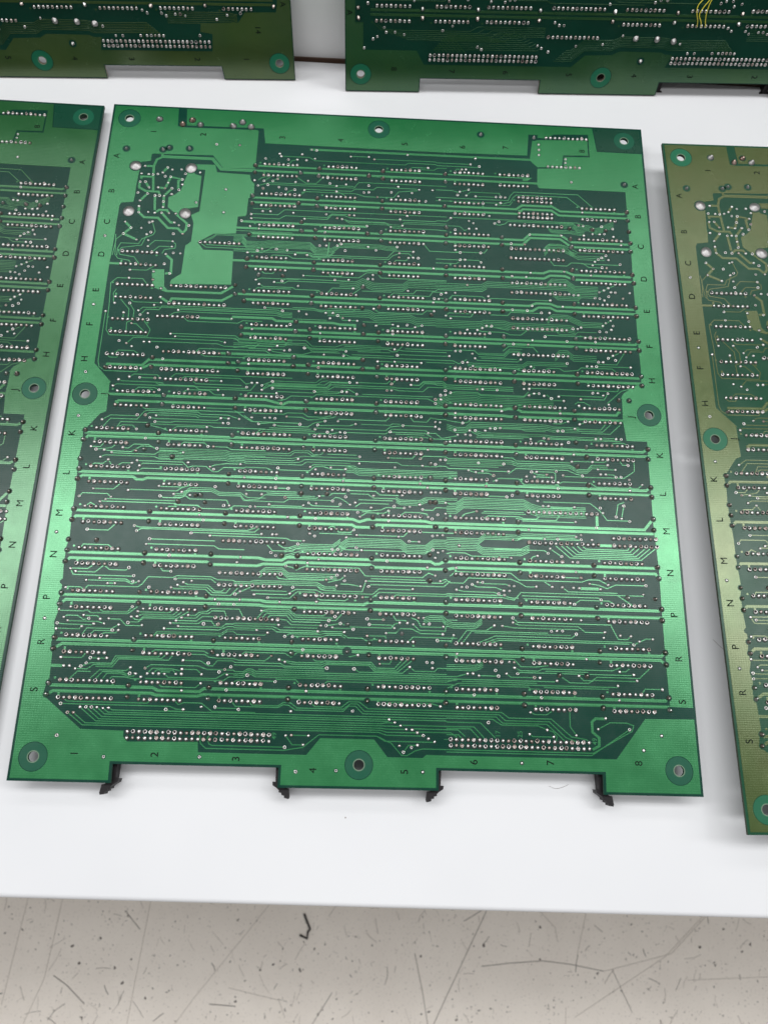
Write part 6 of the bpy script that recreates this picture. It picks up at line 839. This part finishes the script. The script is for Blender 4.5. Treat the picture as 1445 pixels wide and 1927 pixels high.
# ---------------------------------------------------------------- boards
T = 1.6; CU = 0.08       # laminate thickness and copper height, mm
def build_board(name, label, mats, outline, pours, holes, pins, vias, buses, traces, labels, small, sy, xr, h, group, wide_pins=True, parts=True, support=(), windows=()):
    root = bpy.data.objects.new(name, None); COL.objects.link(root); root.empty_display_size = 0.02
    tag(root, label, 'circuit board', group)
    lo, hi = xr; m = M[mats]; z = h
    mb = MB(); prism(mb, outline, [circle(c, 2.25, 28) for c in holes if lo - 5 <= c[0] <= hi + 5], z - T, z, sy, 0, 1, True)
    lam = mb.build('laminate', [m['base'], m['edge']], root)
    for poly in pours:
        hs = [circle(c, 6.2, 48) for c in holes if inside(c, poly)]
        mb = MB(); prism(mb, poly, hs, z, z + CU, sy); mb.build('copper_pour', m['copper'], root)
    for w_ in windows:
        if not any(lo <= p[0] <= hi for p in w_): continue
        mb = MB(); prism(mb, w_, [circle(holes[2], 6.0, 48)], z, z + 0.02, sy); mb.build('bare_corner', M[mats]['ring2'], root)
    for c in holes:
        if not lo - 8 <= c[0] <= hi + 8: continue
        mb = MB(); prism(mb, circle(c, 5.9, 48), [circle(c, 2.35, 28)], z, z + 0.02, sy)
        o = mb.build('mounting_hole', m['ring'], root)
        mb = MB(); prism(mb, circle(c, 2.6, 28), [circle(c, 2.2, 28)], z, z + 0.05, sy); mb.build('hole_rim', M['rim'], o)
    mb0 = MB()
    for pts in buses:
        q = clip(pts, lo, hi)
        if len(q) < 2:
            if pts[0][0] < hi and pts[-1][0] > lo and len(pts) == 2: q = [(max(lo, pts[0][0]), pts[0][1]), (min(hi, pts[1][0]), pts[1][1])]
            else: continue
        elif pts[0][0] < lo: q = [(lo, q[0][1])] + q
        elif pts[-1][0] > hi: q = q + [(hi, q[-1][1])]
        mb = MB(); ribbon(mb, q, 1.32, z, z + CU * random.uniform(1.03, 1.12), sy); mb.build('power_bus', m['copper'], root)
    tl = []
    for w_, pts in traces:
        q = pts if (pts[0][0] >= lo and pts[-1][0] <= hi and max(p[0] for p in pts) <= hi and min(p[0] for p in pts) >= lo) else clip(pts, lo, hi)
        if len(q) > 1: tl.append((sum(math.dist(q[i], q[i + 1]) for i in range(len(q) - 1)), w_, q))
    tl.sort(key=lambda a: -a[0])
    fine = MB()
    for i, (L, w_, q) in enumerate(tl):
        if parts and i < 290: mb = MB(); ribbon(mb, q, w_, z, z + CU * random.uniform(0.72, 0.95), sy); mb.build('copper_trace', m['copper'], root)
        else: ribbon(fine, q, w_, z, z + CU * random.uniform(0.72, 0.95), sy)
    # pin rows: marker dots, stubs to the power buses
    P = [(x + PITCH * i, y) for x, y, n in pins for i in range(n) if lo <= x + PITCH * i <= hi]
    rows = [(x, y, n) for x, y, n in pins if lo <= x <= hi]
    for x, y, n in rows:
        for x2, y2, n2 in rows:
            if 7.0 < abs(y2 - y) < 8.2 and abs(x2 - x) < 1.2 and n == n2 and y2 > y:
                up, dn = ((x, y), (x2, y2))
                s = 1
                disc(fine, (up[0] - 2.5, up[1] - 0.9 * s), 0.55, z + CU * 0.6, sy, 0, 10)
                xe = up[0] + PITCH * (n - 1)
                ribbon(fine, [(xe, up[1]), (xe, up[1] + 2.0)], 1.0, z, z + CU * random.uniform(0.5, 0.7), sy)
                ribbon(fine, [(dn[0], dn[1]), (dn[0], dn[1] - 2.4)], 1.0, z, z + CU * random.uniform(0.5, 0.7), sy)
    if fine.f: fine.build('fine_traces', m['copper'], root, 'stuff')
    halo = MB(); pin = MB(); via = MB(); nb = 0
    for x, y in P:
        u = random.random(); mi = 1 if u < 0.22 else 0
        cup = random.random() < (0.25 if y < 150 and sy < 0 else 0.52 if sy < 0 else 0.15)
        put(pin, random.choice(CUP_SHAPES if cup else PIN_SHAPES), x + random.uniform(-.08, .08), y + random.uniform(-.08, .08), z + CU * 0.5, sy, random.uniform(-.25, .25), random.uniform(0.92, 1.08), mi)
        disc(halo, (x + 0.05, y + 0.1), 1.16, z + CU * 0.74, sy, 1 if u > 0.45 else 0, 12)  # solder's shadow painted as a dark disc under some pins, laminate under others
    bright = {}
    for k, x, y in vias:
        if not lo <= x <= hi: continue
        on = any(inside((x, y), p) for p in pours)
        if k == 0:
            if on: disc(halo, (x, y), 0.92, z + CU + 0.012, sy, 0, 14)
            put(via, random.choice(VIA_SHAPES), x, y, z + CU * 0.5, sy, random.uniform(0, 6), random.uniform(0.85, 1.12), 1 if random.random() < 0.06 else 0)
            continue
        disc(halo, (x, y), {1: 1.5, 2: 2.2, 3: 2.1, 4: 3.5}[k], z + CU + 0.014, sy, 0, 22)
        nm = {1: 'bus_via', 2: 'lug', 3: 'pad', 4: 'blob'}[k]
        if k == 1 and random.random() < 0.33: nm = 'bus_via_bright'
        if k == 3 and 30 < x < 48 and sy < 0: nm = 'rusty_pad'
        o = link('solder_blob' if k == 4 else 'solder_joint', ME[nm], root, None, (x / 1000, sy * y / 1000, (z + CU * 0.5) / 1000)); nb += 1
        o.rotation_euler = (0, 0, random.uniform(0, 6.28)); s = random.uniform(0.8, 0.98) if k == 1 else random.uniform(0.72, 0.85) if k == 2 else random.uniform(0.92, 1.05); o.scale = (s, s, s)
    if pin.f: pin.build('pin_solder', [SOLDER, SOLDER_DULL, JOINT_SHADE], root, 'stuff')
    if via.f: via.build('via_solder', [SOLDER, SOLDER_DULL, JOINT_SHADE], root, 'stuff')
    if halo.f: halo.build('clearance_and_pin_shade', [m['base'], JOINT_SHADE], root, 'stuff')  # laminate clearances together with the painted pin shade
    for c, x, y in labels:
        if not lo <= x <= hi: continue
        o = link('etched_letter', text_mesh(c, 4.6, m['text']), root, None, (x / 1000, sy * y / 1000, (z + CU + 0.03) / 1000)); o.rotation_euler = (0, 0, math.pi / 2)
        if sy > 0: o.rotation_euler = (0, 0, -math.pi / 2)
    for c, x, y in small:
        if not lo <= x <= hi: continue
        o = link('copper_numeral', text_mesh(c, 3.0, m['copper']), root, None, (x / 1000, sy * y / 1000, (z + 0.03) / 1000)); o.rotation_euler = (0, 0, math.pi / 2)
    for x0, x1, y0, y1, zz in support:       # packages on the component side, which carry the board
        mb = MB(); box(mb, x0, x1, y0, y1, zz, z - T, sy); mb.build('chip_package', CHIP, root)
    return root
M['rim'] = mat('hole_rim_fibre', (0.12, 0.19, 0.12), 0.6)
def ins(poly, d=1.0):
    """outline pulled in by d"""
    n = len(poly); out = []; s = 1 if area(poly) > 0 else -1
    for i in range(n):
        a, b, c = Vector(poly[i - 1]), Vector(poly[i]), Vector(poly[(i + 1) % n])
        d0 = (b - a).normalized(); d1 = (c - b).normalized(); n0 = Vector((-d0.y, d0.x)) * s; n1 = Vector((-d1.y, d1.x)) * s
        t = (n0 + n1) / (1 + n0.dot(n1)); out.append(tuple(b + t * d))
    return out
OUT = [(0, 0), (299, 0), (299, 360.9), (255.3, 360.9), (255.5, 352.6), (183.5, 352.6), (183.5, 360.9), (114.4, 361.2), (114.4, 353.0), (43.4, 353.1), (43.6, 360.9), (0, 360.9)]
IN = ins(OUT, 1.1)
# the left and bottom pour continues along the rim; the top and right pour likewise
p1 = POLY['P1'][1:]
P1 = [IN[0]] + [(p1[0][0], IN[0][1])] + p1[1:] + [(IN[2][0], p1[-1][1])] + IN[2:]
p2 = POLY['P2']
TRW = [(269.5, 1.2), (297.9, 1.2), (297.9, 17.5), (272.0, 17.5)]
P2 = [(p2[0][0], IN[0][1])] + [(271.0, 1.1), (272.6, 17.6), (297.9, 17.6)] + [(297.9, p2[-1][1])] + p2[::-1][1:][:-1] + [p2[1]]
P2 = [(p2[0][0], IN[0][1])] + p2[1:-1] + [(297.9, p2[-1][1]), (297.9, 17.6), (272.4, 17.4), (270.6, 1.1)]
POURS = [P1, P2, POLY['P3'], POLY['P4'], POLY['P5'], POLY['P6']]
def chips(zz, xs, ys): return [(x - 9, x + 9, y - 3.2, y + 3.2, zz) for x in xs for y in ys]
flat = 'boards lying solder side up'
main = build_board('circuit_board', 'bright green circuit board in the centre, whole, lying solder side up on the table', 'green', OUT, POURS, HOLES, PINS, VIAS, BUS, TRACES, LABELS, SMALL, -1, (0, 299), 12.0, flat,
                   support=chips(0.0, (26, 131, 236, 271), (101, 202, 283)), windows=[[(271.2, 1.2), (297.8, 1.2), (297.8, 17.0), (272.8, 16.9)]])
left = build_board('circuit_board', 'green circuit board cut off by the left edge, only its right side showing', 'dull', OUT, POURS, HOLES, PINS, VIAS, BUS, TRACES, LABELS, SMALL, -1, (215, 299), 5.0, flat, parts=False,
                   support=chips(0.0, (26, 131, 236, 271), (101, 202, 283)), windows=[[(271.2, 1.2), (297.8, 1.2), (297.8, 17.0), (272.8, 16.9)]])
left.location = (-0.3072, 0.0090, 0); left.rotation_euler = (0, 0, math.radians(-0.709))
right = build_board('circuit_board', 'olive tinted circuit board lying flat, cut off by the right edge', 'olive', OUT, POURS, HOLES, PINS, VIAS, BUS, TRACES, LABELS, SMALL, -1, (0, 95), 18.0, flat, parts=False,
                    support=chips(0.0, (26, 131, 236, 271), (101, 202, 283)), windows=[[(271.2, 1.2), (297.8, 1.2), (297.8, 17.0), (272.8, 16.9)]])
right.location = (0.3077, -0.0147, 0); right.rotation_euler = (0, 0, math.radians(0.995))

# cable headers below the notches of the centre board: body, ejector latches
def header(root, x0, x1, z, which=(0, 1), sy=-1, y0=352.0, flip=1):
    mb = MB(); box(mb, x0 + 1, x1 - 1, y0 - 14, y0 - 4, z - 11, z - T, sy); body = mb.build('cable_header', PLASTIC, root)
    for k in which:
        s = 1 if k == 0 else -1; xb = x0 if k == 0 else x1
        X = lambda a: xb + s * (a - 2.0)
        arm = [(X(1.4), y0 - 3), (X(3.6), y0 - 3), (X(3.2), y0 + 7.0), (X(4.6), y0 + 6.9), (X(4.4), y0 + 8.3), (X(2.6), y0 + 9.4), (X(1.6), y0 + 10.3), (X(1.6), y0 + 11.1), (X(0.4), y0 + 11.4), (X(0.4), y0 + 12.2), (X(-0.8), y0 + 12.5), (X(-0.8), y0 + 13.3), (X(-2.6), y0 + 13.8), (X(-2.9), y0 + 13.0), (X(-2.3), y0 + 9.5), (X(-1.2), y0 + 9.4), (X(0.9), y0 + 7.8)]
        mb = MB(); prism(mb, arm, [], z - 9.0, z - 3.2, sy, 0, None, True); mb.build('ejector_latch', PLASTIC, body)
header(main, 43.4, 114.4, 12.0); header(main, 183.5, 255.5, 12.0)

# ---------------------------------------------------------------- the two boards leaning on the back panel (same design, other than the flat ones)
TB = 118.0
TOUT = [(0, 0.3), (43.6, 0.2), (43.7, 8.2), (114.3, 8.2), (114.6, 0.3), (185.8, 0.3), (185.8, 8.0), (255.2, 8.0), (256.0, 0.3), (299, 0.3), (299, TB), (0, TB)]
TIN = ins(TOUT, 0.5)
TPOUR = [TIN[0]] + TIN[1:10] + [(298.5, TB - 1), (291.4, TB - 1), (291.4, 44.8), (290.4, 39.1), (272.6, 38.8), (268.3, 33.3), (246.7, 32.6), (245.9, 27.9), (252.6, 26.8), (251.2, 16.9), (186.1, 16.9), (188.3, 24.1), (183.7, 24.3), (181.5, 25.4), (157.0, 25.6), (153.1, 23.5), (137.6, 23.0), (130.9, 16.3), (45.2, 16.3), (40.6, 24.1), (10.1, 24.1), (10.2, 38.8), (5.6, 38.8), (5.6, 51.0), (9.5, 51.0), (9.5, TB - 1), (0.5, TB - 1)]
TPINS = [(17.5, 47.6, 8), (17.5, 39.9, 8), (50.1, 47.7, 8), (50.1, 40.0, 8), (78.5, 47.8, 10), (78.5, 40.2, 10), (114.3, 48.0, 12), (114.3, 32.8, 12), (155.1, 48.0, 9), (155.1, 40.3, 9), (191.5, 48.0, 9), (191.5, 40.2, 9),
         (48.4, 21.7, 25), (48.4, 19.2, 25), (188.8, 22.2, 25), (188.8, 19.6, 25), (225.4, 48.4, 8), (225.4, 40.6, 8), (261.0, 48.4, 7), (261.0, 40.6, 7)]
TVIAS = [(1, 42.4, 46.3), (1, 42.7, 41.6), (1, 72.9, 46.5), (1, 73.1, 41.7), (1, 107.2, 46.7), (1, 107.4, 41.5), (1, 7.3, 46.4), (1, 7.5, 41.1), (1, 148.7, 46.8), (1, 148.6, 41.7), (1, 183.8, 46.9), (1, 183.5, 41.8), (1, 220.1, 47.1), (1, 220.1, 41.7), (0, 12.5, 48.7), (0, 37.6, 50.4), (0, 56.5, 50.4), (0, 66.7, 51.5), (0, 79.4, 50.6), (0, 87.0, 50.5), (0, 89.6, 51.6), (0, 92.2, 51.8), (0, 21.8, 36.3), (0, 23.0, 33.8), (0, 27.9, 33.9), (0, 33.1, 32.7), (0, 18.1, 31.4), (0, 15.7, 30.1), (0, 10.8, 25.1), (0, 59.7, 37.7), (0, 54.4, 35.2), (0, 75.0, 26.6), (0, 77.4, 25.3), (0, 109.1, 27.9), (0, 111.6, 26.6), (0, 115.8, 24.6), (0, 144.8, 50.6), (0, 169.4, 51.9), (0, 172.2, 53.1), (0, 175.8, 53.1), (0, 116.5, 40.5), (0, 119.2, 39.1), (0, 121.8, 39.1), (0, 156.5, 34.2), (0, 146.2, 29.3), (0, 131.1, 28.1), (0, 190.5, 30.3), (0, 196.7, 25.1), (0, 200.7, 25.2), (0, 211.0, 25.4), (0, 214.7, 25.4), (0, 217.1, 25.5), (0, 219.4, 25.5), (0, 221.7, 25.5), (0, 224.1, 25.4), (0, 214.9, 39.3), (0, 217.4, 37.8), (0, 225.5, 37.8), (0, 227.9, 36.4), (0, 205.9, 52.1), (0, 208.5, 53.2), (0, 212.3, 53.3), (0, 213.8, 50.6), (0, 217.7, 51.9), (0, 238.6, 36.5), (0, 233.1, 37.4), (0, 235.9, 37.4), (0, 262.4, 37.2), (0, 256.2, 34.8), (0, 270.1, 38.4), (0, 245.2, 25.8), (1, 250.6, 46.8), (1, 250.6, 42.2), (1, 289.2, 42.2), (3, 164.3, 32.9), (3, 176.6, 32.6), (3, 186.4, 31.7), (2, 170.7, 20.4)]
for k in range(1, 4):      # the IC rows go on upwards at the same pitch
    TPINS += [(x, round(y + 20.3 * k, 1), n) for x, y, n in TPINS[:12] + TPINS[16:20] if y > 39]
    TVIAS += [(1, x, round(y + 20.3 * k, 1)) for q, x, y in TVIAS[:14]]
TBUS = [[(14, 45.4 + 20.3 * k), (289, 45.4 + 20.3 * k)] for k in range(4)] + [[(14, 43.0 + 20.3 * k), (289, 43.0 + 20.3 * k)] for k in range(4)]
TT = []
for i in range(7):         # fans of signal lines between the pads
    TT.append((0.24, [(120 + i, 19.5 + i * 1.0), (130 - i * 0.2, 19.5 + i), (136.5 - i * 0.2, 25.6 + i * 0.95), (152, 25.9 + i * 0.95), (156, 28.2 + i * 0.9), (182, 27.9 + i * 0.9), (184.5 + i * 0.3, 26.6 + i * 0.9), (222 - i, 27.2 + i * 0.9), (225 - i * 2.2, 23.4)]))
for i in range(9): TT.append((0.24, [(52 + 2 * i, 23.5), (50 + i, 25 + i * 1.1), (109 - 2.0 * i, 25 + i * 1.1), (112 - 2 * i, 27 + i * 1.0)]))
for i in range(6): TT.append((0.24, [(16 + 3 * i, 38.5 - i), (20 + 3 * i, 35 - i), (70 + 4 * i, 35 - i), (74 + 4 * i, 37.5 - i), (112, 37.5 - i)]))
for i in range(7): TT.append((0.24, [(228, 38.6 - i), (262, 38.6 - i), (268, 37.6 - i * .6)]))
for k in range(4):
    for i in range(6):
        a = 50.4 + 20.3 * k + 1.25 * i; x = 14 + (37 * i + 23 * k) % 60
        TT.append((0.24, [(x, a), (x + 40, a), (x + 42, a + 1.2), (x + 96, a + 1.2), (x + 98, a), (x + 150, a)]))
TLAB = [('A', 2.4, 43.8), ('8', 27.9, 13.6), ('7', 61.6, 12.8), ('6', 93.0, 12.5), ('5', 130.5, 11.8), ('4', 169.3, 11.9), ('3', 202.6, 12.0), ('2', 241.4, 12.2), ('1', 270.5, 12.5), ('14', 279.0, 29.5), ('A', 294.4, 43.5)]
THOLES = [(8.9, 10.2), (150.0, 10.4), (290.1, 10.2)]
lean = 'boards leaning on the back panel'
PITCH = 2.55
tr = build_board('circuit_board', 'dark green circuit board with three yellow wires, leaning against the back panel', 'dark', TOUT, [TPOUR], THOLES, TPINS, TVIAS, TBUS, TT, TLAB, [], 1, (0, 299), 0.0, lean, parts=True)
tr.location = (0.12864, 0.02897, 0.0005); tr.rotation_euler = (math.radians(75), 0, math.radians(2.45))
for pts in ([(196.4, 40.5, 1.2), (195.3, 44.0, 2.2), (193.1, 48.5, 2.6), (192.7, 51.7, 2.2), (194.5, 54.5, 1.6), (198.5, 61, 1.2), (199.2, 68.4, 1.0)], [(199.0, 40.3, 1.2), (197.0, 44.0, 2.4), (194.8, 47.7, 2.8), (195.7, 50.5, 2.4), (198.2, 54.6, 1.8), (201.5, 61, 1.4), (201.8, 68.4, 1.0)], [(201.3, 40.3, 1.2), (199.1, 45.7, 2.4), (198.6, 49.8, 2.4), (199.3, 54.6, 1.8), (203.5, 62, 1.4), (204.4, 68.4, 1.0)]):
    tube('jumper_wire', [(a / 1000, b / 1000, c / 1000) for a, b, c in pts], 0.00024, YELLOW, tr)
tlb = build_board('circuit_board', 'olive brown circuit board without wires, leaning against the back panel', 'brownish', TOUT, [TPOUR], THOLES, TPINS, TVIAS, TBUS, TT, TLAB, [], 1, (120, 299), 0.0, lean, parts=True)
tlb.scale = (0.967,) * 3
a = math.radians(2.827); tlb.location = (0.09879 - 0.299 * 0.967 * math.cos(a), 0.03508 - 0.299 * 0.967 * math.sin(a), 0.0005); tlb.rotation_euler = (math.radians(75), 0, a)
mb = MB(); box(mb, 184, 255, 9, 19, -11, -T, 1); hd = mb.build('cable_header', PLASTIC, tr)
for xb, s in ((185.8, 1), (255.2, -1)):
    mb = MB(); prism(mb, [(xb + s * 0.6, 10), (xb + s * 3.4, 10), (xb + s * 3.2, 1.0), (xb + s * 4.8, 0.6), (xb + s * 4.6, -0.0), (xb - s * 1.0, -0.2), (xb - s * 1.4, 0.6), (xb + s * 0.4, 2)], [], -9.0, -3.2, 1, 0, None, True); mb.build('ejector_latch', PLASTIC, hd)
